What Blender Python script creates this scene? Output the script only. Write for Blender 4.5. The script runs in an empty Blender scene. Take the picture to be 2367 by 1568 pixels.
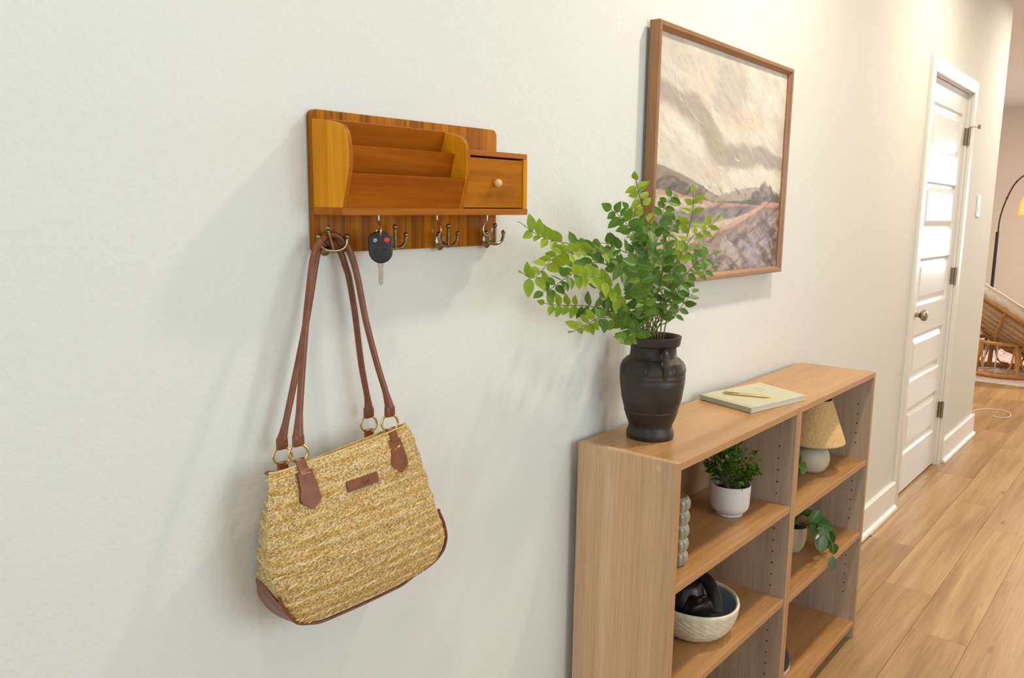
import bpy, bmesh, math, random
import numpy as np
from mathutils import Vector, Matrix
random.seed(7); np.random.seed(7)
PI = math.pi
scene = bpy.context.scene
COL = scene.collection

# ------------------------------------------------------------------ camera
cd = bpy.data.cameras.new('camera'); cam = bpy.data.objects.new('camera', cd); COL.objects.link(cam)
FW = Vector((0.76289, 0.62807, -0.15339)); RT = Vector((0.63730, -0.77047, 0.01490)); UP = Vector((0.10883, 0.10912, 0.98805))
cam.matrix_world = Matrix(((RT.x, UP.x, -FW.x, 0.0), (RT.y, UP.y, -FW.y, -0.99056), (RT.z, UP.z, -FW.z, 1.38630), (0, 0, 0, 1)))
cd.sensor_width = 36.0; cd.lens = 36.0 * 1893.54 / 2367; cd.clip_start = 0.02; cd.clip_end = 60
scene.camera = cam

# ------------------------------------------------------------------ light
w = bpy.data.worlds.new('world'); scene.world = w; w.use_nodes = True
w.node_tree.nodes['Background'].inputs[0].default_value = (0.82, 0.9, 1.0, 1); w.node_tree.nodes['Background'].inputs[1].default_value = 1.0
vs = scene.view_settings
vs.view_transform = 'Standard'; vs.look = 'None'; vs.gamma = 1.0; vs.use_curve_mapping = False; vs.exposure = 0.0
scene.display_settings.display_device = 'sRGB'
def area(name, loc, target, sx, sy, power, col, shape='RECTANGLE', spread=PI):
    l = bpy.data.lights.new(name, 'AREA'); l.shape = shape; l.size = sx; l.size_y = sy; l.energy = power; l.color = col; l.spread = spread
    o = bpy.data.objects.new(name, l); COL.objects.link(o); o.location = loc
    o.rotation_euler = (Vector(target) - Vector(loc)).to_track_quat('-Z', 'Y').to_euler(); return o
WARM = (1.0, 0.80, 0.56)
CANS = [(0.22, -0.66, 4.7, (1.0, 0.96, 0.88)), (2.15, -0.66, 17.5, (1.0, 0.865, 0.66)), (4.05, -0.66, 17, (1.0, 0.845, 0.63)), (5.95, -0.66, 17, (1.0, 0.86, 0.68))]  # last can added, at the row's spacing, to brighten the wall past the door
for (x, y, p, c_) in CANS: area('recessed_lamp_light', (x, y, 2.735), (x, y, 0), 0.13, 0.13, p, c_, 'DISK', math.radians(165))
area('far_window_light', (11.86, -1.7, 1.5), (0, -1.7, 1.5), 1.5, 1.4, 60, (0.80, 0.91, 1.0))
area('entry_window_light', (-2.12, -1.3, 1.45), (5, -1.0, 1.45), 2.2, 2.1, 14.5, (0.70, 0.92, 1.0))
area('hall_fill_light', (1.2, -2.66, 1.5), (1.2, 0, 1.1), 1.7, 1.2, 24, (0.80, 0.94, 1.0))  # added soft front fill facing the hall wall, from an invented window
area('living_lamp_light', (9.0, -0.6, 2.73), (9.0, -0.6, 0), 0.3, 0.3, 62, (1.0, 0.85, 0.72), 'DISK')
area('living_lamp_light', (7.6, 1.6, 2.73), (7.6, 1.6, 0), 0.3, 0.3, 30, (1.0, 0.85, 0.72), 'DISK')

# ------------------------------------------------------------------ materials
class NT:
    def __init__(s, name):
        s.m = bpy.data.materials.new(name); s.m.use_nodes = True; s.t = s.m.node_tree; s.b = s.t.nodes['Principled BSDF']
    def n(s, typ, **kw):
        x = s.t.nodes.new('ShaderNode' + typ)
        for k, v in kw.items():
            if k[0] == '_': setattr(x, k[1:], v)
            else: x.inputs[k.replace('__', ' ')].default_value = v
        return x
    def l(s, a, b): s.t.links.new(a, b)
    def ramp(s, fac, stops):
        r = s.t.nodes.new('ShaderNodeValToRGB'); e = r.color_ramp.elements
        while len(e) < len(stops): e.new(0.5)
        for q, (p, c) in zip(e, stops): q.position = p; q.color = (*c, 1)
        s.l(fac, r.inputs[0]); return r.outputs[0]
    def coords(s, scale=(1, 1, 1), rnd=False, kind='Object'):
        tc = s.n('TexCoord'); mp = s.n('Mapping'); mp.inputs['Scale'].default_value = scale
        src = tc.outputs[kind]
        if rnd:
            oi = s.n('ObjectInfo'); mul = s.n('Math', _operation='MULTIPLY'); mul.inputs[1].default_value = 37.0; s.l(oi.outputs['Random'], mul.inputs[0])
            cx = s.n('CombineXYZ')
            for i in range(3): s.l(mul.outputs[0], cx.inputs[i])
            ad = s.n('VectorMath', _operation='ADD'); s.l(src, ad.inputs[0]); s.l(cx.outputs[0], ad.inputs[1]); src = ad.outputs[0]
        s.l(src, mp.inputs['Vector']); return mp.outputs[0]
    def bump(s, h, strength, dist=0.001):
        b = s.n('Bump', Strength=strength, Distance=dist); s.l(h, b.inputs['Height']); s.l(b.outputs[0], s.b.inputs['Normal']); return b
    def mix(s, f, a, b, blend='MIX'):
        m = s.n('Mix', _data_type='RGBA', _blend_type=blend)
        for v, i in ((f, 0), (a, 6), (b, 7)):
            if isinstance(v, (int, float)): m.inputs[i].default_value = v
            elif isinstance(v, tuple): m.inputs[i].default_value = (*v, 1)
            else: s.l(v, m.inputs[i])
        return m.outputs[2]
def plain(name, col, rough=0.5, metal=0.0, spec=0.5, noise=None, bump=None, coat=0):
    t = NT(name); b = t.b; b.inputs['Roughness'].default_value = rough; b.inputs['Metallic'].default_value = metal
    b.inputs['Specular IOR Level'].default_value = spec; b.inputs['Base Color'].default_value = (*col, 1); b.inputs['Coat Weight'].default_value = coat
    if noise:
        sc, amt = noise; nz = t.n('TexNoise', Scale=sc, Detail=4.0); t.l(t.coords(), nz.inputs['Vector'])
        c = t.ramp(nz.outputs[0], [(0.3, tuple(max(0, v * (1 - amt)) for v in col)), (0.7, tuple(min(1, v * (1 + amt)) for v in col))]); t.l(c, b.inputs['Base Color'])
    if bump:
        sc, st, ds = bump; nz = t.n('TexNoise', Scale=sc, Detail=3.0); t.l(t.coords(), nz.inputs['Vector']); t.bump(nz.outputs[0], st, ds)
    return t.m
def wood(name, stops, along='x', s=6.0, stretch=0.06, rough=0.4, fine=0.25, bumpst=0.15, rnd=True, tone=0.0, coat=0.0, bands=0.0, bf=2.2, spec=0.5):
    t = NT(name); k = [s, s, s]; k['xyz'.index(along)] = s * stretch
    v = t.coords(tuple(k), rnd)
    n1 = t.n('TexNoise', Scale=1.6, Detail=5.0, Roughness=0.6, Distortion=0.7); t.l(v, n1.inputs['Vector'])
    c = t.ramp(n1.outputs[0], stops)
    k2 = [s * 26, s * 26, s * 26]; k2['xyz'.index(along)] = s * 0.9
    n2 = t.n('TexNoise', Scale=1.0, Detail=2.0); t.l(t.coords(tuple(k2), rnd), n2.inputs['Vector'])
    f = t.ramp(n2.outputs[0], [(0.35, (1 - fine,) * 3), (0.62, (1, 1, 1))])
    c = t.mix(1.0, c, f, 'MULTIPLY')
    if bands:
        k3 = [s * bf] * 3; k3['xyz'.index(along)] = s * 0.012
        n3 = t.n('TexNoise', Scale=1.0, Detail=1.0); t.l(t.coords(tuple(k3), rnd), n3.inputs['Vector'])
        c = t.mix(1.0, c, t.ramp(n3.outputs[0], [(0.4, (1 - bands, 1 - bands * 1.05, 1 - bands * 1.1)), (0.55, (1, 1, 1))]), 'MULTIPLY')
    if tone:
        oi = t.n('ObjectInfo'); c = t.mix(1.0, c, t.ramp(oi.outputs['Random'], [(0.0, (1 - tone, 1 - tone * 1.1, 1 - tone * 1.25)), (1.0, (1, 1, 1))]), 'MULTIPLY')
    t.l(c, t.b.inputs['Base Color']); t.b.inputs['Roughness'].default_value = rough; t.b.inputs['Specular IOR Level'].default_value = spec; t.b.inputs['Coat Weight'].default_value = coat; t.b.inputs['Coat Roughness'].default_value = 0.25
    t.bump(n2.outputs[0], bumpst, 0.0006); return t.m

def m_wall(name, col):
    t = NT(name); v = t.coords()
    n = t.n('TexNoise', Scale=95.0, Detail=2.5, Roughness=0.55); t.l(v, n.inputs['Vector'])
    n2 = t.n('TexNoise', Scale=260.0, Detail=1.0); t.l(v, n2.inputs['Vector'])
    ad = t.n('Math', _operation='MULTIPLY_ADD'); ad.inputs[1].default_value = 0.35; t.l(n2.outputs[0], ad.inputs[0]); t.l(n.outputs[0], ad.inputs[2])
    t.b.inputs['Base Color'].default_value = (*col, 1); t.b.inputs['Roughness'].default_value = 0.75; t.b.inputs['Specular IOR Level'].default_value = 0.25
    t.bump(ad.outputs[0], 0.55, 0.0016); return t.m
M = {}
M['wall'] = m_wall('wall_paint', (0.775, 0.782, 0.75))
M['wall_pink'] = m_wall('living_wall_paint', (0.80, 0.73, 0.645))
M['ceiling'] = m_wall('ceiling_paint', (0.80, 0.76, 0.72))
M['trim'] = plain('trim_paint', (0.86, 0.84, 0.80), 0.35, noise=(3, 0.02))
M['door'] = plain('door_paint', (0.83, 0.85, 0.86), 0.26, spec=0.6, noise=(4, 0.015))
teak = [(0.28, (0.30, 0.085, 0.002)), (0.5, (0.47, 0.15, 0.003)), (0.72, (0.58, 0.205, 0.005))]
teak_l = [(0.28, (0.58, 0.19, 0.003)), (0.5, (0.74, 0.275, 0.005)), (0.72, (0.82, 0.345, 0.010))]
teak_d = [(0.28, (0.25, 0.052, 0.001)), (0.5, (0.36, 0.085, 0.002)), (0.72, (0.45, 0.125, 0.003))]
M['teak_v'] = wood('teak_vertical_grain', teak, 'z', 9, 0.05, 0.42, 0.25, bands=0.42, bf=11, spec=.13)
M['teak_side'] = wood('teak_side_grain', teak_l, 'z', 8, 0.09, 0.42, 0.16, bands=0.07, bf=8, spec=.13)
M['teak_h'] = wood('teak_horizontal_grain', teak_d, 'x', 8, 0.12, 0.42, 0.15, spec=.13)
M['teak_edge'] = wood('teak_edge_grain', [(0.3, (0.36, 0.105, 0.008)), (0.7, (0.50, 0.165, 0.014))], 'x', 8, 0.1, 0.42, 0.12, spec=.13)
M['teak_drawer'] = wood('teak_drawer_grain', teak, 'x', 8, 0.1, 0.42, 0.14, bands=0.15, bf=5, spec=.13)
M['knob'] = plain('beech_knob', (0.72, 0.50, 0.25), 0.45, noise=(200, 0.1))
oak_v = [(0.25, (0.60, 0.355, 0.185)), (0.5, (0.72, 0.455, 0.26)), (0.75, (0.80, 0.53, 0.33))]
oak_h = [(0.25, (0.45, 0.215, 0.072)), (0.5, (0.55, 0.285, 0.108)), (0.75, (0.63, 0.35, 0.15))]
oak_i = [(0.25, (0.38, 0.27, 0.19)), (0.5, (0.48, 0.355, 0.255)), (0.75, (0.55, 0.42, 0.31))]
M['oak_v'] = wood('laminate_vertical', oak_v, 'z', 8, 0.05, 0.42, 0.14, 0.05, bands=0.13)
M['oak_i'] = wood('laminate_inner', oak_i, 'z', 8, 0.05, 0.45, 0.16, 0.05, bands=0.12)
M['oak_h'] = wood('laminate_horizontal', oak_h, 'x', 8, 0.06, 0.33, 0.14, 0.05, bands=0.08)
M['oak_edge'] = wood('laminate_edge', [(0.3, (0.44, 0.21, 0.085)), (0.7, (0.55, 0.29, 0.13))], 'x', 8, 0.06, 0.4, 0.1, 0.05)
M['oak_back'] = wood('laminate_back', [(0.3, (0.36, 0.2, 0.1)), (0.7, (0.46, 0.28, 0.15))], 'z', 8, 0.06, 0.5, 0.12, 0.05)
M['hole'] = plain('pin_hole', (0.03, 0.02, 0.015), 0.8)
M['dot'] = plain('cam_cover', (0.70, 0.50, 0.33), 0.5)
def m_floor(name, tile=False):
    t = NT(name); rnd = not tile
    v = t.coords((0.55, 9, 9), rnd)
    n1 = t.n('TexNoise', Scale=1.5, Detail=5.0, Roughness=0.6, Distortion=1.1); t.l(v, n1.inputs['Vector'])
    c = t.ramp(n1.outputs[0], [(0.28, (0.37, 0.222, 0.092)), (0.48, (0.47, 0.30, 0.135)), (0.72, (0.56, 0.375, 0.185))])
    n3 = t.n('TexNoise', Scale=1.0, Detail=1.5, Distortion=0.3); t.l(t.coords((0.9, 11, 11), rnd), n3.inputs['Vector'])
    c = t.mix(0.8, c, t.ramp(n3.outputs[0], [(0.32, (0.74, 0.69, 0.64)), (0.48, (0.97, 0.95, 0.93)), (0.66, (1.1, 1.12, 1.12))]), 'MULTIPLY')
    n2 = t.n('TexNoise', Scale=1.0, Detail=2.0); t.l(t.coords((5, 170, 170), rnd), n2.inputs['Vector'])
    c = t.mix(1.0, c, t.ramp(n2.outputs[0], [(0.3, (0.84, 0.82, 0.8)), (0.6, (1, 1, 1))]), 'MULTIPLY')
    vo = t.n('TexVoronoi', Scale=1.0); t.l(t.coords((1.7, 6.5, 6.5), rnd), vo.inputs['Vector'])
    c = t.mix(1.0, c, t.ramp(vo.outputs['Distance'], [(0.02, (0.62, 0.52, 0.44)), (0.08, (1, 1, 1))]), 'MULTIPLY')
    if rnd:
        oi = t.n('ObjectInfo'); c = t.mix(1.0, c, t.ramp(oi.outputs['Random'], [(0.0, (0.84, 0.79, 0.74)), (0.5, (1, 0.98, 0.95)), (1.0, (1.06, 1.06, 1.04))]), 'MULTIPLY')
    t.l(c, t.b.inputs['Base Color']); t.b.inputs['Roughness'].default_value = 0.38; t.b.inputs['Specular IOR Level'].default_value = 0.45
    t.bump(n2.outputs[0], 0.12, 0.0005); return t.m
M['floor'] = m_floor('oak_floor_plank'); M['floor_base'] = m_floor('oak_floor_field', True)
M['gap'] = plain('plank_gap', (0.16, 0.09, 0.045), 0.8)
M['leather'] = plain('brown_leather', (0.205, 0.060, 0.021), 0.36, noise=(60, 0.2), bump=(500, 0.15, 0.0004))
M['leather_d'] = plain('brown_leather_base', (0.22, 0.075, 0.035), 0.42, noise=(50, 0.15), bump=(450, 0.2, 0.0004))
M['thread'] = plain('tan_thread', (0.42, 0.17, 0.07), 0.6)
M['brass'] = plain('polished_brass', (0.72, 0.52, 0.20), 0.25, 1.0)
M['abrass'] = plain('antique_brass', (0.30, 0.225, 0.13), 0.3, 1.0, noise=(160, 0.35))
M['nickel'] = plain('nickel_wire', (0.62, 0.58, 0.52), 0.25, 1.0)
M['satin'] = plain('satin_bronze', (0.36, 0.31, 0.24), 0.33, 1.0)
M['keymetal'] = plain('key_steel', (0.62, 0.55, 0.42), 0.35, 1.0, noise=(300, 0.15))
M['fob'] = plain('black_plastic', (0.018, 0.018, 0.019), 0.42, bump=(900, 0.1, 0.0003))
M['red'] = plain('red_button', (0.75, 0.03, 0.025), 0.4); M['grey'] = plain('grey_button', (0.42, 0.42, 0.40), 0.5)
def m_straw():
    t = NT('woven_straw')
    v = t.coords((430, 430, 500)); vo = t.n('TexVoronoi', Scale=1.0, Randomness=0.6); t.l(v, vo.inputs['Vector'])
    sep = t.n('SeparateColor'); t.l(vo.outputs['Color'], sep.inputs[0])
    c = t.ramp(sep.outputs[0], [(0.0, (0.44, 0.28, 0.11)), (0.35, (0.68, 0.47, 0.19)), (0.7, (0.84, 0.63, 0.32)), (1.0, (0.95, 0.80, 0.55))])
    c = t.mix(1.0, c, t.ramp(vo.outputs['Distance'], [(0.4, (1, 1, 1)), (0.9, (0.42, 0.33, 0.24))]), 'MULTIPLY')
    n = t.n('TexNoise', Scale=1.0, Detail=2.0); t.l(t.coords((22, 22, 75)), n.inputs['Vector'])
    c = t.mix(1.0, c, t.ramp(n.outputs[0], [(0.35, (0.93, 0.87, 0.70)), (0.6, (1.0, 1.0, 1.0))]), 'MULTIPLY')
    wv = t.n('TexWave', Scale=1.0, Distortion=1.2, Detail=2.0, _bands_direction='Z', _wave_type='BANDS'); t.l(t.coords((6, 6, 17)), wv.inputs['Vector'])
    c = t.mix(1.0, c, t.ramp(wv.outputs[0], [(0.2, (1.02, 1.0, 0.98)), (0.55, (0.96, 0.92, 0.84)), (0.85, (0.92, 0.82, 0.58))]), 'MULTIPLY')
    t.l(c, t.b.inputs['Base Color']); t.b.inputs['Roughness'].default_value = 0.55
    inv = t.n('Math', _operation='SUBTRACT'); inv.inputs[0].default_value = 1.0; t.l(vo.outputs['Distance'], inv.inputs[1]); t.bump(inv.outputs[0], 0.8, 0.0016)
    return t.m
M['straw'] = m_straw()
def m_strand():
    t = NT('straw_strand'); n = t.n('TexNoise', Scale=70.0, Detail=3.0); t.l(t.coords(), n.inputs['Vector'])
    t.l(t.ramp(n.outputs[0], [(0.3, (0.62, 0.41, 0.12)), (0.5, (0.78, 0.56, 0.20)), (0.7, (0.88, 0.69, 0.36))]), t.b.inputs['Base Color']); t.b.inputs['Roughness'].default_value = 0.5
    n2 = t.n('TexNoise', Scale=900.0); t.l(t.coords(), n2.inputs['Vector']); t.bump(n2.outputs[0], 0.4, 0.0006); return t.m
M['strand'] = m_strand()
M['clay'] = plain('blackened_clay', (0.034, 0.025, 0.018), 0.44, spec=0.45, noise=(14, 0.45), bump=(120, 0.12, 0.001))
M['dark'] = plain('dark_inside', (0.012, 0.01, 0.009), 0.8)
M['frame'] = wood('frame_walnut', [(0.3, (0.27, 0.115, 0.04)), (0.7, (0.40, 0.19, 0.075))], 'z', 12, 0.08, 0.4, 0.2, 0.1)
M['frame_h'] = wood('frame_walnut_h', [(0.3, (0.27, 0.115, 0.04)), (0.7, (0.40, 0.19, 0.075))], 'x', 12, 0.08, 0.4, 0.2, 0.1)
def m_leaf(name, a, b, trans=0.25, rough=0.42):
    t = NT(name); oi = t.n('ObjectInfo'); c = t.mix(oi.outputs['Random'], a, b)
    n = t.n('TexNoise', Scale=60.0, Detail=2.0); t.l(t.coords(), n.inputs['Vector'])
    c = t.mix(1.0, c, t.ramp(n.outputs[0], [(0.3, (0.8, 0.82, 0.7)), (0.65, (1, 1, 1))]), 'MULTIPLY')
    t.l(c, t.b.inputs['Base Color']); t.b.inputs['Roughness'].default_value = rough; t.b.inputs['Specular IOR Level'].default_value = 0.4
    tr = t.n('BsdfTranslucent'); t.l(c, tr.inputs['Color']); mx = t.n('MixShader', Fac=trans); out = t.t.nodes['Material Output']
    t.l(t.b.outputs[0], mx.inputs[1]); t.l(tr.outputs[0], mx.inputs[2]); t.l(mx.outputs[0], out.inputs['Surface']); return t.m
M['leaf'] = m_leaf('leaf_green', (0.07, 0.17, 0.014), (0.17, 0.31, 0.03))
M['leaf_lime'] = m_leaf('leaf_lime', (0.26, 0.40, 0.016), (0.38, 0.48, 0.02), 0.3)
def m_leaf_in():
    t = NT('leaf_green_inner'); g_ = t.n('NewGeometry'); c = t.mix(g_.outputs['Random Per Island'], (0.065, 0.16, 0.014), (0.16, 0.29, 0.03)); t.l(c, t.b.inputs['Base Color']); t.b.inputs['Roughness'].default_value = .42
    tr = t.n('BsdfTranslucent'); t.l(c, tr.inputs['Color']); mx = t.n('MixShader', Fac=.22); out = t.t.nodes['Material Output']; t.l(t.b.outputs[0], mx.inputs[1]); t.l(tr.outputs[0], mx.inputs[2]); t.l(mx.outputs[0], out.inputs['Surface']); return t.m
M['leaf_in'] = m_leaf_in()
M['leaf_vein'] = plain('leaf_vein', (0.28, 0.42, 0.1), 0.5)
M['stem'] = plain('green_brown_stem', (0.17, 0.17, 0.05), 0.55, noise=(60, 0.4))
M['bush'] = m_leaf('bush_green', (0.06, 0.16, 0.012), (0.06, 0.16, 0.012), 0.2); M['bush_l'] = m_leaf('bush_lime', (0.30, 0.38, 0.02), (0.30, 0.38, 0.02), 0.25)
M['hoya'] = m_leaf('hoya_green', (0.035, 0.12, 0.025), (0.08, 0.20, 0.04), 0.12, 0.25); M['hoya_back'] = m_leaf('hoya_grey', (0.16, 0.24, 0.17), (0.2, 0.3, 0.2), 0.1, 0.4)
M['white_ceramic'] = plain('white_ceramic', (0.72, 0.68, 0.66), 0.6, noise=(300, 0.05)); M['soil'] = plain('dark_soil', (0.03, 0.025, 0.02), 0.9, bump=(200, 1, 0.004))
M['taupe'] = plain('taupe_glaze', (0.36, 0.31, 0.24), 0.18, noise=(40, 0.12), coat=0.4)
M['cream'] = plain('cream_glaze', (0.72, 0.66, 0.50), 0.3, noise=(60, 0.12), coat=0.3); M['blue'] = plain('blue_glaze', (0.27, 0.34, 0.41), 0.3, noise=(20, 0.15))
M['black'] = plain('black_leather', (0.008, 0.008, 0.009), 0.33, bump=(300, 0.2, 0.0008))
def m_linen():
    t = NT('linen_shade'); w1 = t.n('TexWave', Scale=1.0, Distortion=1.5); t.l(t.coords((1, 1, 260)), w1.inputs['Vector'])
    n = t.n('TexNoise', Scale=1.0, Detail=2.0); t.l(t.coords((260, 260, 40)), n.inputs['Vector'])
    c = t.ramp(n.outputs[0], [(0.3, (0.60, 0.37, 0.14)), (0.7, (0.76, 0.52, 0.24))]); t.l(c, t.b.inputs['Base Color']); t.b.inputs['Roughness'].default_value = 0.8
    t.bump(n.outputs[0], 0.5, 0.001); return t.m
M['linen'] = m_linen(); M['stoneware'] = plain('stoneware', (0.60, 0.51, 0.39), 0.6, noise=(260, 0.08), bump=(350, 0.2, 0.0006))
M['sage'] = plain('sage_bookcloth', (0.56, 0.555, 0.41), 0.7, noise=(500, 0.05), bump=(900, 0.3, 0.0003)); M['sage_d'] = plain('sage_spine', (0.40, 0.40, 0.30), 0.7, noise=(300, 0.08))
M['paper'] = plain('page_block', (0.68, 0.64, 0.62), 0.8); M['gold'] = plain('gold_pen', (0.83, 0.60, 0.28), 0.22, 1.0); M['goldfoil'] = plain('gold_foil', (0.45, 0.43, 0.20), 0.5)
M['navy'] = plain('navy_canvas', (0.02, 0.035, 0.06), 0.8); M['sole'] = plain('tan_sole', (0.62, 0.5, 0.36), 0.7)
M['rattan'] = wood('rattan_cane', [(0.3, (0.42, 0.20, 0.045)), (0.7, (0.58, 0.30, 0.08))], 'z', 10, 0.4, 0.35, 0.1)
M['boucle'] = plain('cream_cushion', (0.78, 0.71, 0.60), 0.95, noise=(30, 0.08), bump=(90, 1.0, 0.02))
M['iron'] = plain('black_iron', (0.02, 0.016, 0.014), 0.4)
M['cord'] = plain('white_cord', (0.8, 0.74, 0.66), 0.5); M['plate'] = plain('white_plastic', (0.86, 0.85, 0.82), 0.3)
M['tie'] = plain('cushion_tie', (0.74, 0.68, 0.58), 0.9)
def m_rug():
    t = NT('faded_rug'); n = t.n('TexNoise', Scale=7.0, Detail=6.0, Roughness=0.7, Distortion=1.5); t.l(t.coords((1, 1.5, 1)), n.inputs['Vector'])
    c = t.ramp(n.outputs[0], [(0.38, (0.42, 0.22, 0.20)), (0.47, (0.62, 0.45, 0.42)), (0.53, (0.78, 0.71, 0.66)), (0.62, (0.55, 0.42, 0.42))]); t.l(c, t.b.inputs['Base Color']); t.b.inputs['Roughness'].default_value = 0.95
    n2 = t.n('TexNoise', Scale=300.0); t.l(t.coords(), n2.inputs['Vector']); t.bump(n2.outputs[0], 0.6, 0.004); return t.m
M['rug'] = m_rug(); M['rug_edge'] = plain('rug_border', (0.74, 0.68, 0.62), 0.95, noise=(30, 0.1))
def m_glow(name, col, e, base):
    t = NT(name); t.b.inputs['Base Color'].default_value = (*base, 1); t.b.inputs['Emission Color'].default_value = (*col, 1); t.b.inputs['Emission Strength'].default_value = e; t.b.inputs['Roughness'].default_value = 0.6; return t.m
M['bulbglow'] = m_glow('lit_bulb', (1.0, 0.62, 0.22), 9.0, (1, 0.9, 0.7)); M['woven_lit'] = m_glow('backlit_rattan', (1.0, 0.42, 0.05), 0.55, (0.55, 0.3, 0.08)); M['shade_in'] = m_glow('backlit_lining', (1.0, 0.66, 0.25), 1.1, (0.9, 0.7, 0.4))
M['lens'] = m_glow('lamp_lens', (1.0, 0.85, 0.65), 5.0, (0.9, 0.9, 0.85))

# ------------------------------------------------------------------ helpers
ORG = {}
def tag(o, label=None, cat=None, group=None, kind=None):
    if label: o['label'] = label
    if cat: o['category'] = cat
    if group: o['group'] = group
    if kind: o['kind'] = kind
    return o
def thing(name, loc, label, cat, group=None):
    o = bpy.data.objects.new(name, None); COL.objects.link(o); o.location = loc; o.empty_display_size = 0.05
    ORG[o.name] = Vector(loc); return tag(o, label, cat, group)
def mk(name, geo, mat, parent=None, origin=(0, 0, 0), smooth=35, kind=None, label=None):
    vs_, fs = geo[0], geo[1]
    org = ORG[parent.name] if parent else Vector(origin)
    me = bpy.data.meshes.new(name)
    me.from_pydata([(v[0] - org[0], v[1] - org[1], v[2] - org[2]) for v in vs_], [], fs)
    mats = mat if isinstance(mat, (list, tuple)) else [mat]
    for m_ in mats: me.materials.append(m_)
    if len(geo) > 2: me.polygons.foreach_set('material_index', geo[2])
    me.update()
    if smooth:
        me.polygons.foreach_set('use_smooth', [True] * len(me.polygons)); me.set_sharp_from_angle(angle=math.radians(smooth))
    o = bpy.data.objects.new(name, me); COL.objects.link(o)
    if parent: o.parent = parent
    else: o.location = org
    ORG[o.name] = org
    if kind: o['kind'] = kind
    if label: o['label'] = label
    return o
def join(*gs):
    V, F, I = [], [], []
    for k, g in enumerate(gs):
        n = len(V); V += list(g[0]); F += [tuple(i + n for i in f) for f in g[1]]; I += list(g[2]) if len(g) > 2 else [0] * len(g[1])
    return V, F, I
def mi(g, k): return g[0], g[1], [k] * len(g[1])
def xf(g, mat):
    return ([tuple(mat @ Vector(v)) for v in g[0]],) + tuple(g[1:])
def from_bm(bm):
    bm.verts.index_update(); r = ([tuple(v.co) for v in bm.verts], [tuple(v.index for v in f.verts) for f in bm.faces]); bm.free(); return r
def box(x0, x1, y0, y1, z0, z1, bv=0.0, seg=1):
    bm = bmesh.new(); bmesh.ops.create_cube(bm, size=1)
    for v in bm.verts: v.co = ((v.co.x + .5) * (x1 - x0) + x0, (v.co.y + .5) * (y1 - y0) + y0, (v.co.z + .5) * (z1 - z0) + z0)
    if bv: bmesh.ops.bevel(bm, geom=bm.edges[:], offset=bv, segments=seg, profile=0.5, affect='EDGES')
    return from_bm(bm)
def prism(pts, a0, a1, axis='y', bv=0.0, seg=2):
    # polygon pts (2-D) extruded along an axis; for 'y' pts=(x,z); 'x' pts=(y,z); 'z' pts=(x,y)
    def P(p, a): return {'y': (p[0], a, p[1]), 'x': (a, p[0], p[1]), 'z': (p[0], p[1], a)}[axis]
    bm = bmesh.new(); A = [bm.verts.new(P(p, a0)) for p in pts]; B = [bm.verts.new(P(p, a1)) for p in pts]; n = len(pts)
    bm.faces.new(A); bm.faces.new(B[::-1])
    for i in range(n): bm.faces.new((A[i], B[i], B[(i + 1) % n], A[(i + 1) % n]))
    bmesh.ops.recalc_face_normals(bm, faces=bm.faces[:])
    if bv:
        es = [e for e in bm.edges if (abs({'y': e.verts[0].co.y - e.verts[1].co.y, 'x': e.verts[0].co.x - e.verts[1].co.x, 'z': e.verts[0].co.z - e.verts[1].co.z}[axis]) < 1e-7)]
        bmesh.ops.bevel(bm, geom=es, offset=bv, segments=seg, profile=0.5, affect='EDGES')
    return from_bm(bm)
def spline(pts, n=8):
    P = [Vector(p) for p in pts]; out = []
    for i in range(len(P) - 1):
        a = P[max(i - 1, 0)]; b = P[i]; c = P[i + 1]; d = P[min(i + 2, len(P) - 1)]
        for k in range(n):
            t = k / n; out.append(0.5 * ((2 * b) + (c - a) * t + (2 * a - 5 * b + 4 * c - d) * t * t + (3 * b - a - 3 * c + d) * t ** 3))
    out.append(P[-1]); return out
def tube(pts, r, seg=10, closed=False, cap=True, flat=1.0):
    P = [Vector(p) for p in pts]; n = len(P); R = r if isinstance(r, (list, tuple)) else [r] * n
    T = [((P[(i + 1) % n] if (closed or i < n - 1) else P[i]) - (P[i - 1] if (closed or i > 0) else P[i])).normalized() for i in range(n)]
    up = Vector((0, 0, 1)) if abs(T[0].z) < 0.9 else Vector((1, 0, 0)); N = (up - T[0] * up.dot(T[0])).normalized(); V = []; F = []
    for i in range(n):
        N = (N - T[i] * N.dot(T[i])).normalized(); B = T[i].cross(N)
        for k in range(seg):
            a = 2 * PI * k / seg; V.append(tuple(P[i] + N * (math.cos(a) * R[i] * flat) + B * (math.sin(a) * R[i])))
    m = n if closed else n - 1
    for i in range(m):
        for k in range(seg):
            a = i * seg + k; b = i * seg + (k + 1) % seg; j = ((i + 1) % n) * seg; F.append((a, j + k, j + (k + 1) % seg, b))
    if cap and not closed: F.append(tuple(range(seg - 1, -1, -1))); F.append(tuple((n - 1) * seg + k for k in range(seg)))
    return V, F
def lathe(prof, c, seg=48, sx=1.0, sy=1.0, rot=0.0):
    V, F = [], []; n = len(prof)
    for (r, z) in prof:
        for k in range(seg):
            a = 2 * PI * k / seg; x = math.cos(a) * r * sx; y = math.sin(a) * r * sy
            V.append((c[0] + x * math.cos(rot) - y * math.sin(rot), c[1] + x * math.sin(rot) + y * math.cos(rot), c[2] + z))
    for i in range(n - 1):
        for k in range(seg): F.append((i * seg + k, i * seg + (k + 1) % seg, (i + 1) * seg + (k + 1) % seg, (i + 1) * seg + k))
    if prof[0][0] > 1e-6: F.append(tuple(range(seg - 1, -1, -1)))
    if prof[-1][0] > 1e-6: F.append(tuple((n - 1) * seg + k for k in range(seg)))
    return V, F
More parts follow.
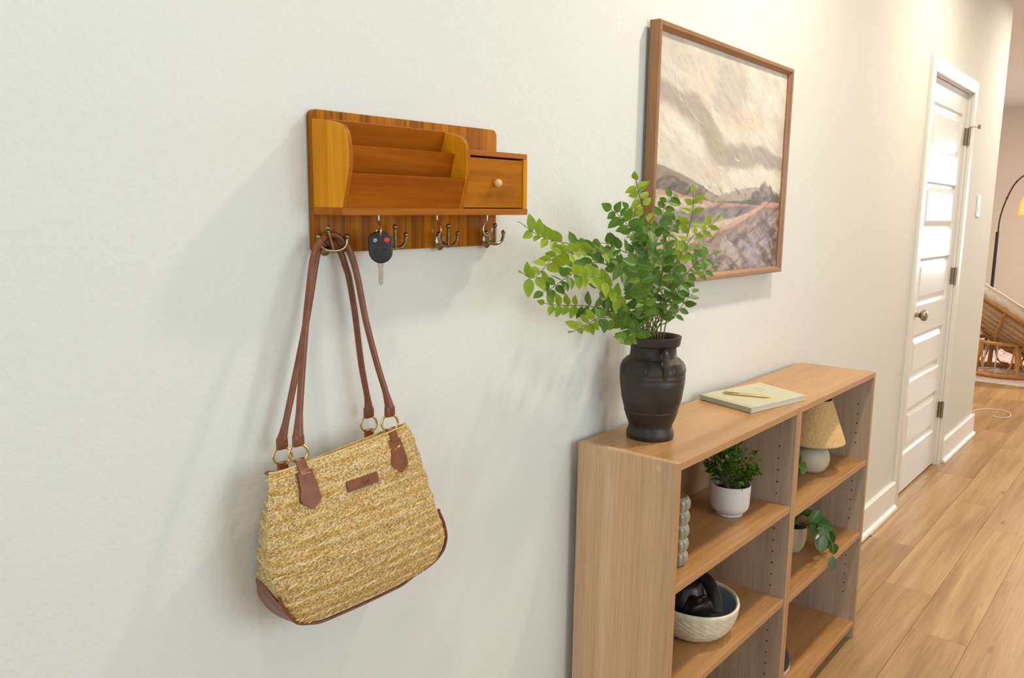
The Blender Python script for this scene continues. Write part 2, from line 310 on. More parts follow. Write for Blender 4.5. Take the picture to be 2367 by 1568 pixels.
def ball(c, r, u=14, v=9, sz=1.0): return lathe([(max(r * math.sin(PI * i / v), 1e-7), -r * sz * math.cos(PI * i / v)) for i in range(v + 1)], c, u)
def cyl(c, r, h, axis='z', seg=20):
    g = lathe([(r, 0), (r, h)], (0, 0, 0), seg)
    R_ = {'z': Matrix(), 'y': Matrix.Rotation(-PI / 2, 4, 'X'), 'x': Matrix.Rotation(PI / 2, 4, 'Y')}[axis]
    return xf(g, Matrix.Translation(c) @ R_)
def torus(c, R, r, n=(0, 0, 1), seg=36, ts=10, sx=1.0):
    q = Vector(n).to_track_quat('Z', 'Y'); return tube([Vector(c) + q @ Vector((math.cos(2 * PI * k / seg) * R * sx, math.sin(2 * PI * k / seg) * R, 0)) for k in range(seg)], r, ts, True)
def rrect(x0, x1, z0, z1, r, seg=5, only=None):
    out = []
    for k, (cx, cz, a0) in enumerate([(x1 - r, z1 - r, 0), (x0 + r, z1 - r, 90), (x0 + r, z0 + r, 180), (x1 - r, z0 + r, 270)]):
        if only is not None and k not in only:
            out.append([(x1, z1), (x0, z1), (x0, z0), (x1, z0)][k]); continue
        for i in range(seg + 1):
            a = math.radians(a0 + 90 * i / seg); out.append((cx + r * math.cos(a), cz + r * math.sin(a)))
    return out
def struct(name, geo, mat, parent=None, **k):
    o = mk(name, geo, mat, parent, **k)
    if not parent: o['kind'] = 'structure'
    return o

# ================================================================== SETTING
XC = 5.92; CH = 2.75; D0, D1, DH = 4.170, 5.018, 2.043
struct('wall_left', join(box(-2.2, D0, 0, .12, 0, CH), box(D1, XC, 0, .12, 0, CH), box(D0, D1, 0, .12, DH, CH)), M['wall'], smooth=0)
struct('wall_return', box(XC - .12, XC, .12, 3.0, 0, CH), M['wall_pink'], smooth=0)
struct('wall_right', join(box(-2.2, .3, -2.72, -2.6, 0, CH), box(2.1, 11.9, -2.72, -2.6, 0, CH), box(.3, 2.1, -2.72, -2.6, 0, .85), box(.3, 2.1, -2.72, -2.6, 2.15, CH)), M['wall'], smooth=0)  # opening left for the added fill window
struct('wall_back', join(box(-2.32, -2.2, -2.6, -2.45, 0, CH), box(-2.32, -2.2, -0.15, 0.12, 0, CH), box(-2.32, -2.2, -2.45, -.15, 2.55, CH), box(-2.32, -2.2, -2.45, -.15, 0, .35)), M['wall'], smooth=0)
struct('wall_far', join(box(11.9, 12.02, -2.6, -2.5, 0, CH), box(11.9, 12.02, -.9, 3.0, 0, CH), box(11.9, 12.02, -2.5, -.9, 2.25, CH), box(11.9, 12.02, -2.5, -.9, 0, .75)), M['wall_pink'], smooth=0)
struct('wall_end', box(XC - .12, 12.02, 3.0, 3.12, 0, CH), M['wall_pink'], smooth=0)
struct('ceiling', box(-2.32, 12.02, -2.72, 3.12, CH, CH + .1), M['ceiling'], smooth=0)
def window(n, x, y0, y1, z0, z1):
    t = bpy.data.objects.new('window_%d' % n, None); COL.objects.link(t); t.location = (x, (y0 + y1) / 2, z0); ORG[t.name] = Vector(t.location); t['kind'] = 'structure'
    f = .05
    mk('window_frame', join(box(x - .03, x + .03, y0, y0 + f, z0, z1), box(x - .03, x + .03, y1 - f, y1, z0, z1), box(x - .03, x + .03, y0, y1, z0, z0 + f), box(x - .03, x + .03, y0, y1, z1 - f, z1), box(x - .02, x + .02, (y0 + y1) / 2 - .02, (y0 + y1) / 2 + .02, z0, z1)), M['trim'], t, smooth=0)
def window_y(n, y, x0, x1, z0, z1):
    t = bpy.data.objects.new('window_%d' % n, None); COL.objects.link(t); t.location = ((x0 + x1) / 2, y, z0); ORG[t.name] = Vector(t.location); t['kind'] = 'structure'; f = .05
    mk('window_frame', join(box(x0, x0 + f, y - .03, y + .03, z0, z1), box(x1 - f, x1, y - .03, y + .03, z0, z1), box(x0, x1, y - .03, y + .03, z0, z0 + f), box(x0, x1, y - .03, y + .03, z1 - f, z1), box((x0 + x1) / 2 - .02, (x0 + x1) / 2 + .02, y - .02, y + .02, z0, z1)), M['trim'], t, smooth=0)
window_y(3, -2.63, .3, 2.1, .85, 2.15)  # invented window, added out of view to carry the soft fill
window(1, 11.96, -2.5, -.9, .75, 2.25); window(2, -2.26, -2.45, -.15, .35, 2.55)

# floor: every plank a piece
fl = struct('floor', box(-2.32, 12.02, -2.72, 3.12, -.06, -.0065), [M['floor_base']], smooth=0)
PWD, PL = .175, 1.22
offs = {0: 3.655, 1: 3.218, 2: 2.89, 3: 3.54, -1: 4.81, 4: 3.05, 5: 2.6, 6: 3.4, -2: 3.3, -3: 4.1}
pmesh = {}
def plank(x0, x1, y0, y1):
    L = round(x1 - x0, 3)
    if L not in pmesh:
        g = .0002; b = .0007; a0, a1, b0, b1 = g, L - g, g, PWD - g
        V = [(a0, b0, -.0065), (a1, b0, -.0065), (a1, b1, -.0065), (a0, b1, -.0065), (a0, b0, -.0012), (a1, b0, -.0012), (a1, b1, -.0012), (a0, b1, -.0012), (a0 + b, b0 + b, 0), (a1 - b, b0 + b, 0), (a1 - b, b1 - b, 0), (a0 + b, b1 - b, 0)]
        F = [(0, 3, 2, 1)] + [(i, (i + 1) % 4, 4 + (i + 1) % 4, 4 + i) for i in range(4)] + [(4 + i, 4 + (i + 1) % 4, 8 + (i + 1) % 4, 8 + i) for i in range(4)] + [(8, 9, 10, 11)]
        me = bpy.data.meshes.new('plank'); me.from_pydata(V, [], F); me.materials.append(M['floor']); pmesh[L] = me
    o = bpy.data.objects.new('plank', pmesh[L]); COL.objects.link(o); o.parent = fl; o.location = (x0, y0, 0)
for k in range(-6, 14):
    y1 = -.04 - PWD * k + 0.0; y0 = y1 - PWD
    j = offs.get(k, random.uniform(2.6, 3.8)); j -= PL * math.ceil((j + 1.0) / PL)
    x = j
    while x < 11.9:
        a, b = max(x, -1.0), min(x + PL, 11.9)
        if k < -1: a = max(a, XC)
        if k == -1 and b < XC: a = max(a, D0 - .5)
        if b - a > .05: plank(a, b, y0, y1)
        x += PL

# baseboards with quarter round
def baseboard(name, x0, x1):
    o = struct(name, prism([(0, 0), (-.016, 0), (-.016, .128), (-.012, .133), (0, .133)], x0, x1, 'x'), M['trim'], smooth=0)
    mk('shoe_moulding', prism([(-.016, 0)] + [(-.016 - .016 * math.cos(a), .018 * math.sin(a)) for a in [0, .3, .7, 1.1, PI / 2]], x0, x1, 'x'), M['trim'], o)
baseboard('baseboard_left', -2.2, D0 - .066); baseboard('baseboard_right', D1 + .066, XC + .016)
# casing
struct('trim_1', join(prism([(0, 0), (0, DH + .062), (.062, DH + .062), (.062, 0)], -.016, 0, 'y', .002) , ), M['trim']).location = (D0 - .062, 0, 0)
struct('trim_2', prism([(0, 0), (0, DH + .062), (.062, DH + .062), (.062, 0)], -.016, 0, 'y', .002), M['trim']).location = (D1, 0, 0)
struct('trim_3', box(D0 - .0, D1 + .0, -.016, 0, DH, DH + .062, .001), M['trim'])
struct('trim_4', join(box(D0 - .002, D0 + .002, 0, .12, 0, DH), box(D1 - .002, D1 + .002, 0, .12, 0, DH), box(D0, D1, 0, .12, DH - .002, DH + .002)), M['trim'], smooth=0)
# door leaf with five raised panels
dr = bpy.data.objects.new('door_1', None); COL.objects.link(dr); dr.location = (D1, .02, 0); ORG[dr.name] = Vector(dr.location); dr['kind'] = 'structure'
YL = .016; px0, px1 = 4.315, 4.935
zs = [(.21, .447), (.582, .815), (.958, 1.192), (1.326, 1.56), (1.70, 1.93)]
V, F = [], []
def quad(a, b, c, d):
    n = len(V); V.extend([a, b, c, d]); F.append((n, n + 1, n + 2, n + 3))
lx0, lx1, lz0, lz1 = D0 + .004, D1 - .004, .014, DH - .005
quad((lx0, YL, lz0), (px0, YL, lz0), (px0, YL, lz1), (lx0, YL, lz1)); quad((px1, YL, lz0), (lx1, YL, lz0), (lx1, YL, lz1), (px1, YL, lz1))
edges_ = [lz0] + [q for p in zs for q in p] + [lz1]
for i in range(0, len(edges_), 2): quad((px0, YL, edges_[i]), (px1, YL, edges_[i]), (px1, YL, edges_[i + 1]), (px0, YL, edges_[i + 1]))
quad((lx1, YL, lz0), (lx1, YL + .035, lz0), (lx1, YL + .035, lz1), (lx1, YL, lz1)); quad((lx0, YL + .035, lz0), (lx0, YL, lz0), (lx0, YL, lz1), (lx0, YL + .035, lz1)); quad((lx0, YL + .035, lz0), (lx1, YL + .035, lz0), (lx1, YL, lz0), (lx0, YL, lz0)); quad((lx0, YL, lz1), (lx1, YL, lz1), (lx1, YL + .035, lz1), (lx0, YL + .035, lz1)); quad((lx1, YL + .035, lz0), (lx0, YL + .035, lz0), (lx0, YL + .035, lz1), (lx1, YL + .035, lz1))
mk('door_slab', (V, F), M['door'], dr, smooth=0)
for (a, b) in zs:
    V, F = [], []
    rings = [(0, 0), (.004, .003), (.009, .010), (.016, .011), (.020, .011), (.046, .003), (.048, .002)]
    R = [[(px0 + i, YL + d, a + i), (px1 - i, YL + d, a + i), (px1 - i, YL + d, b - i), (px0 + i, YL + d, b - i)] for i, d in rings]
    for r in R: V += r
    for i in range(len(R) - 1):
        for k in range(4): F.append((i * 4 + k, i * 4 + (k + 1) % 4, i * 4 + 4 + (k + 1) % 4, i * 4 + 4 + k))
    n = (len(R) - 1) * 4; F.append((n, n + 1, n + 2, n + 3)); mk('panel', (V, F), M['door'], dr, smooth=0)
hx, hz = 4.262, .925
hd = mk('door_handle', join(xf(lathe([(.03, 0), (.03, .004), (.024, .009), (.011, .012), (.011, .03), (.018, .036), (.026, .044), (.0275, .053), (.024, .061), (.014, .066), (1e-6, .067)], (0, 0, 0), 28), Matrix.Translation((hx, YL, hz)) @ Matrix.Rotation(PI / 2, 4, 'X'))), M['satin'], dr, label='round bronze door knob')
for hz_ in (.322, 1.075, 1.82):
    h = mk('hinge', join(box(D1 - .03, D1 - .003, YL - .002, YL + .0005, hz_ - .045, hz_ + .045), box(D1 - .0045, D1 - .002, -.006, .014, hz_ - .045, hz_ + .045), cyl((D1 - .006, -.004, hz_ - .047), .0065, .094, 'z', 14)), M['satin'], dr)
mk('door_stop', join(tube([(D1 - .006, -.004, 1.87), (D1 + .002, -.03, 1.872), (D1 + .03, -.045, 1.872)], .003), cyl((D1 + .028, -.05, 1.872), .011, .012, 'y', 16)), M['satin'], dr)
# switch
sw = thing('light_switch', (5.45, 0, 1.46), 'white rocker light switch plate on the wall right of the white door', 'switch')
mk('plate', prism(rrect(5.41, 5.49, 1.40, 1.522, .004), -.006, 0, 'y', .0015), M['plate'], sw); mk('rocker', prism([(-.006, 1.428), (-.011, 1.43), (-.008, 1.462), (-.0062, 1.494)], 5.433, 5.467, 'x'), M['plate'], sw)
# recessed cans
for (x, y, _, _c), lb in zip(CANS, ['above the wooden mail rack', 'above the two bookcases', 'in front of the white panelled door', 'added as fill at the far end of the hall wall']):
    c = thing('recessed_ceiling_light', (x, y, CH), 'round white recessed ceiling light ' + lb, 'ceiling light', 'recessed ceiling lights along the hall')
    mk('trim_ring', lathe([(.075, -.001), (.1, -.001), (.1, -.006), (.078, -.008), (.075, -.001)], (x, y, CH), 40), M['trim'], c); mk('lens', lathe([(.0755, -.0015), (.0755, -.004), (1e-6, -.004)], (x, y, CH), 40), M['lens'], c)

# ================================================================== BOOKCASES
XB, WB, YF, YB, BH = 1.4051, .6506, -.2597, -.022, .902; TH = .0165
def bookcase(x0, x1, shelves, label):
    t = thing('bookcase', (x0, (YF + YB) / 2, 0), label, 'bookcase', 'low wood laminate bookcases')
    for i, (a, b) in enumerate(((x0, x0 + TH), (x1 - TH, x1))):
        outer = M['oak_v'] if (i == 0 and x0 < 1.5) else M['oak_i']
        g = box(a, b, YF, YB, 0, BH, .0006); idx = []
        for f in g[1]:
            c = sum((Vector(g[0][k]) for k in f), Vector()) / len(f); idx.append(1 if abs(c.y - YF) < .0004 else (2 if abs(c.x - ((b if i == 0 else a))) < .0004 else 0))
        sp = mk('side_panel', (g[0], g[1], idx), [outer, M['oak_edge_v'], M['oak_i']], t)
        if i == 1 or x0 < 1.5:
            xs = a if i == 1 else b; sgn = -1 if i == 1 else 1
            hs = []
            for yy in (YF + .041, YB - .04):
                z = .186 - .032
                while z < .80:
                    if all(abs(z - s) > .02 and z - s != 0 for s in shelves): hs.append(xf(lathe([(.0024, 0), (.0024, .0003)], (0, 0, 0), 8), Matrix.Translation((xs + sgn * 0.0, yy, z)) @ Matrix.Rotation(-PI / 2 if i else PI / 2, 4, 'Y')))
                    z += .032
            mk('pin_holes', join(*hs), M['hole'], sp, kind='stuff', smooth=0)
    def board(name, z1, th, y0, y1):
        g = box(x0 + TH, x1 - TH, y0, y1, z1 - th, z1, .0006); idx = [1 if abs((sum((Vector(g[0][k]) for k in f), Vector()) / len(f)).y - y0) < .0004 else 0 for f in g[1]]
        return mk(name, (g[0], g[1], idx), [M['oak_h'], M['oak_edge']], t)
    board('top_board', BH - .0003, .0165, YF + .0002, YB)
    for s in shelves: board('shelf', s, .0175, YF + .002, YB - .004)
    board('bottom_shelf', .0625, .019, YF + .001, YB - .004)
    mk('toe_kick', box(x0 + TH, x1 - TH, YF + .03, YF + .042, 0.0, .0435), M['oak_i'], t, smooth=0)
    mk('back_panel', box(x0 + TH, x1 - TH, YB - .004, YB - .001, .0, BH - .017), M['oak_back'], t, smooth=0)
    return t
M['oak_edge_v'] = wood('laminate_edge_v', [(0.3, (0.42, 0.21, 0.095)), (0.7, (0.53, 0.29, 0.14))], 'z', 8, 0.06, 0.4, 0.1, 0.05)
bc = bookcase(XB, XB + WB, (.383, .640), 'low light wood laminate bookcase nearest the bag, black vase standing on top')
for (yy, zz) in ((-.0614, .8877), (-.2178, .885)): mk('screw_cover', cyl((XB - .0004, yy, zz), .0055, .0005, 'x', 20), M['dot'], bc)
bookcase(XB + WB + .0005, XB + 2 * WB + .0005, (.3732, .6163), 'low light wood laminate bookcase nearest the door, holding the small lamp')

# ================================================================== MAIL RACK
RX, RZ = .735, 1.42
rk = thing('wall_mail_rack', (RX, 0, RZ), 'orange-brown wooden wall mail rack with letter slots, small drawer and hooks', 'rack')
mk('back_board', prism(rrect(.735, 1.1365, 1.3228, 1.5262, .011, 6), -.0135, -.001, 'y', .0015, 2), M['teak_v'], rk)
prof = [(-.0132, 1.3884), (-.0767, 1.3884), (-.0800, 1.400), (-.0905, 1.434), (-.0926, 1.447), (-.0932, 1.4585), (-.0926, 1.472), (-.0902, 1.4835), (-.0868, 1.4925), (-.0823, 1.4982), (-.0740, 1.5022), (-.0556, 1.5072), (-.035, 1.5102), (-.0132, 1.5123)]
def sidep(a, b):
    g = prism(prof, a, b, 'x', .0007, 1); idx = [1 if abs((sum((Vector(g[0][k]) for k in f), Vector()) / len(f)).x - (a + b) / 2) < .002 else 0 for f in g[1]]
    return g[0], g[1], idx
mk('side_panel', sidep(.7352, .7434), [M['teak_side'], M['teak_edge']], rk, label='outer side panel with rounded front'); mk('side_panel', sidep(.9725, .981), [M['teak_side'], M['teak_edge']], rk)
def slat(yt, zt, yb, zb, th=.006, mt='teak_h'):
    d = Vector((yt - yb, zt - zb)).normalized(); n = Vector((d.y, -d.x)) * th
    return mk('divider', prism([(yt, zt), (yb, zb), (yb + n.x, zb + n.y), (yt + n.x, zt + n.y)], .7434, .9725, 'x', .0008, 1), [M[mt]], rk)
slat(-.0898, 1.4345, -.0765, 1.3886); slat(-.0664, 1.4745, -.043, 1.3886); slat(-.0445, 1.5095, -.0135, 1.41)
mk('base_shelf', prism(rrect(.7352, 1.1493, -.0767, -.0135, .003, 3, (2, 3)), 1.3780, 1.3884, 'z', .0006, 1), M['teak_edge'], rk)
mk('box_top', prism(rrect(.981, 1.1470, -.0767, -.0135, .004, 3, (3,)), 1.4740, 1.4826, 'z', .0006, 1), M['teak_edge'], rk)
mk('box_side', box(1.1352, 1.1462, -.0765, -.0135, 1.3884, 1.4740, .0008), M['teak_side'], rk)
mk('box_back', box(.981, 1.1352, -.020, -.0136, 1.3884, 1.4740), M['teak_h'], rk, smooth=0)
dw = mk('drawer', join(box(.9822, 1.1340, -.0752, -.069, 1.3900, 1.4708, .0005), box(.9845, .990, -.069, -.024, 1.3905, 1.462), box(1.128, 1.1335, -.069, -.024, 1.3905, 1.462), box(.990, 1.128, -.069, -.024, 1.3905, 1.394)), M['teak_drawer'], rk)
mk('knob', xf(lathe([(.003, 0), (.003, .002), (.0055, .0035), (.0068, .0065), (.0069, .0085), (.0058, .0115), (.0035, .0133), (1e-6, .0138)], (0, 0, 0), 20), Matrix.Translation((1.0600, -.0752, 1.4310)) @ Matrix.Rotation(PI / 2, 4, 'X')), M['knob'], dw, label='pale round wooden drawer knob')
# coat hooks: plate, stem, u-shaped arms with ball ends, central post
def coat_hook(x, turn=0, zz=1.3265):
    c = Vector((x, -.034, zz)); g = []
    ul = [(-.0225, 0, .0165), (-.0215, 0, .010), (-.017, 0, .0042), (-.009, 0, .0008), (0, 0, 0), (.009, 0, .0008), (.017, 0, .0042), (.0215, 0, .010), (.0225, 0, .0165)]
    rt = Matrix.Rotation(math.radians(turn), 4, 'Z')
    U = [c + rt @ Vector(p) for p in spline(ul, 4)]
    o = mk('coat_hook', tube([(x, -.0135, zz + .004), (x, -.022, zz + .003), (x, -.030, zz + .0005), (x, -.034, zz)], .0032, 10), M['abrass'], rk, label='antique brass triple coat hook')
    mk('plate', xf(lathe([(.0115, 0), (.0112, .0012), (.0095, .0022), (.0045, .0035), (1e-6, .004)], (0, 0, 0), 24, 1, 1.25), Matrix.Translation((x, -.0135, zz + .006)) @ Matrix.Rotation(PI / 2, 4, 'X')), M['abrass'], o)
    mk('arms', join(tube(U, .0026, 10), *[join(ball(c + rt @ Vector((s * .0228, 0, .0205)), .0040), torus(c + rt @ Vector((s * .0227, 0, .0165)), .0027, .0009, (0, 0, 1), 16, 6)) for s in (-1, 1)]), M['abrass'], o)
    lean = -.009 if turn else 0
    mk('post', join(tube([c, c + Vector((lean * .5, 0, .015)), c + Vector((lean, 0, .0290))], [.0024, .0025, .0022], 10), ball(c + Vector((lean, 0, .0330)), .0040), torus(c + Vector((lean * .95, 0, .0285)), .0024, .0009, (0, 0, 1), 16, 6), torus(c + Vector((lean * .85, 0, .0255)), .0023, .0007, (0, 0, 1), 16, 6)), M['abrass'], o)
for k, x in enumerate((.7520, .8720, .9905, 1.1095)): coat_hook(x, -10 if k == 0 else 0)
def cup_hook(x, y, ang):
    pts = [(0, 0, 0), (0, 0, -.006), (-.001, 0, -.010), (-.006, 0, -.0145), (-.0095, 0, -.020), (-.010, 0, -.0265), (-.006, 0, -.0325), (.001, 0, -.0345), (.008, 0, -.0325), (.0115, 0, -.027), (.0125, 0, -.0225)]
    rt = Matrix.Translation((x, y, 1.378)) @ Matrix.Rotation(math.radians(ang), 4, 'Z')
    return mk('cup_hook', join(tube([tuple(rt @ Vector(p)) for p in spline(pts, 3)], .0009, 8), xf(lathe([(.003, -.0001), (.0028, -.001), (1e-6, -.0013)], (0, 0, 0), 14), rt)), M['nickel'], rk, label='thin wire cup hook')
cup_hook(.8180, -.058, 65); cup_hook(.9400, -.058, 80); cup_hook(1.0610, -.058, 0)
rk.rotation_euler = (0, math.radians(-.47), 0)

# ================================================================== CAR KEY (hangs from the first cup hook, faces the camera side)
KX, KY, KZ = .8180, -.062, 1.3445
kt = thing('car_key', (KX, KY, KZ), 'black remote car key with red and grey buttons hanging under the mail rack', 'key')
RK = Matrix.Translation((KX, KY, KZ)) @ Matrix.Rotation(math.radians(-38), 4, 'Z')
out = []
for i in range(11): a = math.radians(25 + 130 * i / 10); out.append((.0195 * math.cos(a), .0005 + .0165 * math.sin(a)))
for i in range(13): a = math.radians(180 + 180 * i / 12); out.append((.0175 * math.cos(a), -.022 + .0085 + .0175 * math.sin(a) * .98))
g = prism(out, -.0055, .0055, 'y', .0022, 3)
body = mk('key_fob', xf((([(v[0], v[1], v[2] - .006) for v in g[0]]), g[1]), RK), M['fob'], kt)
def btn(x, z, r, mat, nm, lb=None, sx=1.0, sz=1.0): 
    gg = lathe([(r, 0), (r * .97, .0006), (r * .8, .0009), (1e-6, .001)], (0, 0, 0), 20, sx, sz)
    return mk(nm, xf(gg, RK @ Matrix.Translation((x, -.0053, z)) @ Matrix.Rotation(PI / 2, 4, 'X')), mat, kt, label=lb)
btn(-.0082, -.0025, .0030, M['grey'], 'button', 'small pale grey button'); btn(.0088, -.0020, .0041, M['red'], 'button', 'round red panic button')
btn(-.0065, -.0135, .0048, M['fob'], 'button', 'black teardrop button', 1.1, .8); btn(.0065, -.0135, .0048, M['fob'], 'button', 'black teardrop button', 1.1, .8)
mk('lock_symbol', xf(torus((0, 0, 0), .0009, .00018, (0, -1, 0), 12, 5), RK @ Matrix.Translation((-.0082, -.0064, -.0025))), M['fob'], kt)
bl = [(-.005, -.034), (.005, -.034), (.005, -.041), (.0036, -.043), (.0036, -.050), (.0041, -.0525), (.0034, -.0555), (.0040, -.0585), (.0032, -.0615), (.0038, -.0645), (.0024, -.0675), (0, -.0705), (-.0024, -.068), (-.0036, -.064), (-.0030, -.060), (-.0038, -.056), (-.0031, -.052), (-.0036, -.048), (-.0036, -.043), (-.005, -.041)]
mk('key_blade', xf(prism(bl, -.0011, .0011, 'y', .0003, 1), RK), M['keymetal'], kt, label='steel key blade with cut edges')
mk('blade_groove', xf(box(-.0006, .0012, -.00125, -.0011, -.063, -.044), RK), M['nickel'], kt, smooth=0)
mk('key_ring', join(torus((KX - .0012, KY + .0005, KZ + .0085), .0070, .0008, (.85, -.53, 0.1), 28, 8)), M['brass'], kt, label='small brass split ring')

# ================================================================== HANDBAG
BX = .748
bg = thing('straw_handbag', (BX, -.06, .80), 'woven straw handbag with brown leather handles hanging from the left coat hook', 'handbag')
zr = [.800, .803, .807, .815, .826, .845, .864, .885, .911, .942, .971, 1.0, 1.025, 1.045, 1.056]
xr = [.815, .840, .862, .890, .911, .9215, .9215, .912, .900, .888, .879, .871, .866, .858, .850]
xl = [.690, .672, .658, .641, .627, .614, .604, .596, .589, .587, .590, .595, .601, .607, .6095]
yf_ = [-.072, -.082, -.088, -.094, -.098, -.101, -.102, -.103, -.103, -.101, -.099, -.094, -.088, -.081, -.076]
yb_ = [-.040, -.034, -.028, -.022, -.018, -.014, -.012, -.012, -.013, -.014, -.017, -.022, -.028, -.034, -.038]
def ip(z, arr): return float(np.interp(z, zr, arr))
NZ, NF, NG = 44, 46, 10
zz_ = [.800 + (1.047 - .800) * (i / NZ) ** 1.25 for i in range(NZ + 1)]
def bag_pt(z, u):
    # u in [0,4): 0-1 front l->r, 1-2 right gusset front->back, 2-3 back r->l, 3-4 left gusset back->front
    l, r, f, b = ip(z, xl), ip(z, xr), ip(z, yf_), ip(z, yb_); hh = (z - .80) / .256
    wr = .0018 * math.sin(z * 190 + u * 7) * math.sin(PI * hh) if z > .8 else 0
    if u < 1:
        s = u; bul = .010 * math.sin(PI * s) ** .7 * math.sin(PI * min(1, hh * .95 + .08)); edge = .006 * (max(0, abs(s - .5) * 2 - .86) / .14) ** 2
        return Vector((l + (r - l) * s, f - bul + edge + wr * .5, z + .022 * (s - .5) * hh - .003 * math.sin(PI * s) * hh))
    if u < 2:
        s = u - 1; rb = r - .022; fold = .012 * math.sin(PI * s) * (hh - .25)
        return Vector((r + (rb - r) * s - fold + wr, f + .006 + (b - f - .006) * s, z + .011 * hh - .021 * s * max(0, hh) ** 3))
    if u < 3:
        s = u - 2; return Vector((r - .022 + (l + .032 - r + .022) * s, b, z + .022 * (.5 - s) * hh - .021 * max(0, hh) ** 3))
    s = u - 3; lb = l + float(np.interp(z, [.80, .83, .85, .885, .93], [-.008, .004, .010, .030, .042])); fold = .014 * math.sin(PI * s) * (hh - .45)
    return Vector((lb + (l - lb) * s + fold + wr, b + (f + .006 - b) * s, z - .011 * hh - .021 * (1 - s) * max(0, hh) ** 3))
us = [i / NF for i in range(NF)] + [1 + i / NG for i in range(NG)] + [2 + i / 16 for i in range(16)] + [3 + i / NG for i in range(NG)]
NU = len(us); V = [tuple(bag_pt(z, u)) for z in zz_ for u in us]; F = []
for i in range(NZ):
    for k in range(NU): F.append((i * NU + k, i * NU + (k + 1) % NU, (i + 1) * NU + (k + 1) % NU, (i + 1) * NU + k))
F.append(tuple(range(NU - 1, -1, -1)))
mk('bag_body', (V, F), M['straw'], bg, smooth=60)
# closure: recessed strip and zip
tp = [bag_pt(1.047, u) for u in us]; cen = sum(tp, Vector()) / NU
Vt = [tuple(p) for p in tp] + [tuple((p - cen) * Vector((.985, .62, 1)) .to_tuple()[0] if False else (cen.x + (p.x - cen.x) * .97, cen.y + (p.y - cen.y) * .75, p.z - .006)) for p in tp]
Ft = [(k, (k + 1) % NU, NU + (k + 1) % NU, NU + k) for k in range(NU)] + [tuple(NU + k for k in range(NU))]
mk('top_closure', (Vt, Ft), M['straw'], bg)
mk('top_edge', tube([tuple(p + Vector((0, 0, .0003))) for p in tp], .0012, 6, True), M['strand'], bg)
mk('zip_end', tube([(.6155, -.055, 1.031), (.612, -.066, 1.0345), (.615, -.0755, 1.0365), (.630, -.0785, 1.038)], [.0025, .0032, .002, .001], 8), M['leather'], bg)
# leather base panel: gussets and bottom, slightly proud
def proud(z, u, d):
    p = bag_pt(z, u); q = bag_pt(z, u + .01 if u < 3.98 else u - .01); r_ = bag_pt(z + .004, u); n = ((q - p) * (1 if u < 3.98 else -1)).cross(r_ - p); n.normalize(); return p + n * d
for s0, zt in ((1, .880), (3, .872)):
    V, F = [], []; nu, nz = 16, 16
    for i in range(nz + 1):
        for k in range(nu + 1):
            u = s0 - .02 + 1.0 * k / nu if s0 == 3 else s0 + 1.0 * k / nu - .0; u = min(u, 3.995); arch = 1 - .10 * (2 * k / nu - 1) ** 4; z = .8005 + (zt - .8005) * (i / nz) * arch
            V.append(tuple(proud(z, u, .0014)))
    for i in range(nz):
        for k in range(nu): a = i * (nu + 1) + k; F.append((a, a + 1, a + nu + 2, a + nu + 1))
    mk('leather_base', (V, F), M['leather_d'], bg, smooth=60, label='smooth brown leather base wrapping up the bag side')
bot = [bag_pt(.800, u) for u in us]; V = [tuple(p) for p in bot] + [(p.x, p.y, .7985) for p in bot]
mk('leather_base', (V, [(k, (k + 1) % NU, NU + (k + 1) % NU, NU + k) for k in range(NU)] + [tuple(NU + k for k in range(NU - 1, -1, -1))]), M['leather_d'], bg)
pl = [bag_pt(z, .004) + Vector((-.0012, -.0012, -.0006)) for z in [.874, .86, .85, .84, .83, .82, .812, .807]] + [bag_pt(.8045, s) + Vector((0, -.0024, -.0024)) for s in [.03, .1, .2, .3, .4, .5, .6, .7, .8, .9, .97]] + [bag_pt(z, .996) + Vector((.0014, -.0016, -.0006)) for z in [.807, .812, .82, .83, .84, .855, .87, .885, .900, .906]]
pp = pl
mk('piping', tube(spline(pp, 4), .0024, 8), M['leather'], bg)
# raised braided rows
st = []
base = lathe([(1e-6, -1), (.6, -.6), (1, 0), (.6, .6), (1e-6, 1)], (0, 0, 0), 6)
row = 0; z = .812
while z < 1.043:
    for lay in (0,):
        s = random.uniform(0, .015)
        while s < .995:
            zc = z + .0012 * math.sin(s * 23 + row) + random.gauss(0, .0008)
            p = bag_pt(zc, s); nrm = Vector((0.0, -1, .05)); q = bag_pt(zc, min(.999, s + .01)); tdir = (q - p).normalized()
            wd_ = random.uniform(.0007, .0019); ln = random.uniform(.0035, .0085); an = math.radians(random.uniform(8, 40)); ax = (tdir * math.cos(an) + Vector((0, 0, 1)) * math.sin(an)).normalized(); by = ax.cross(nrm).normalized()
            mt = Matrix(((by.x * wd_, nrm.x * .0009, ax.x * ln), (by.y * wd_, nrm.y * .0009, ax.y * ln), (by.z * wd_, nrm.z * .0009, ax.z * ln)))
            st.append(([tuple(mt @ Vector(v) + p) for v in base[0]], base[1])); s += random.uniform(.018, .045)
    # left and right gussets
    for u0 in (1.0, 3.0):
        s = .05
        while s < .98:
            if z > .885:
                p = bag_pt(z, u0 + s); sg = 1 if u0 == 1 else -1; ax = Vector((0, sg * .96, .25)).normalized(); nrm = Vector((sg, 0, 0)); by = ax.cross(nrm)
                mt = Matrix(((by.x * .0014, nrm.x * .001, ax.x * .006), (by.y * .0014, nrm.y * .001, ax.y * .006), (by.z * .0014, nrm.z * .001, ax.z * .006)))
                st.append(([tuple(mt @ Vector(v) + p) for v in base[0]], base[1]))
            s += .09
    z += .0165 if row % 3 else .0125; row += 1
mk('braided_rows', join(*st), M['strand'], bg, smooth=80, kind='stuff')
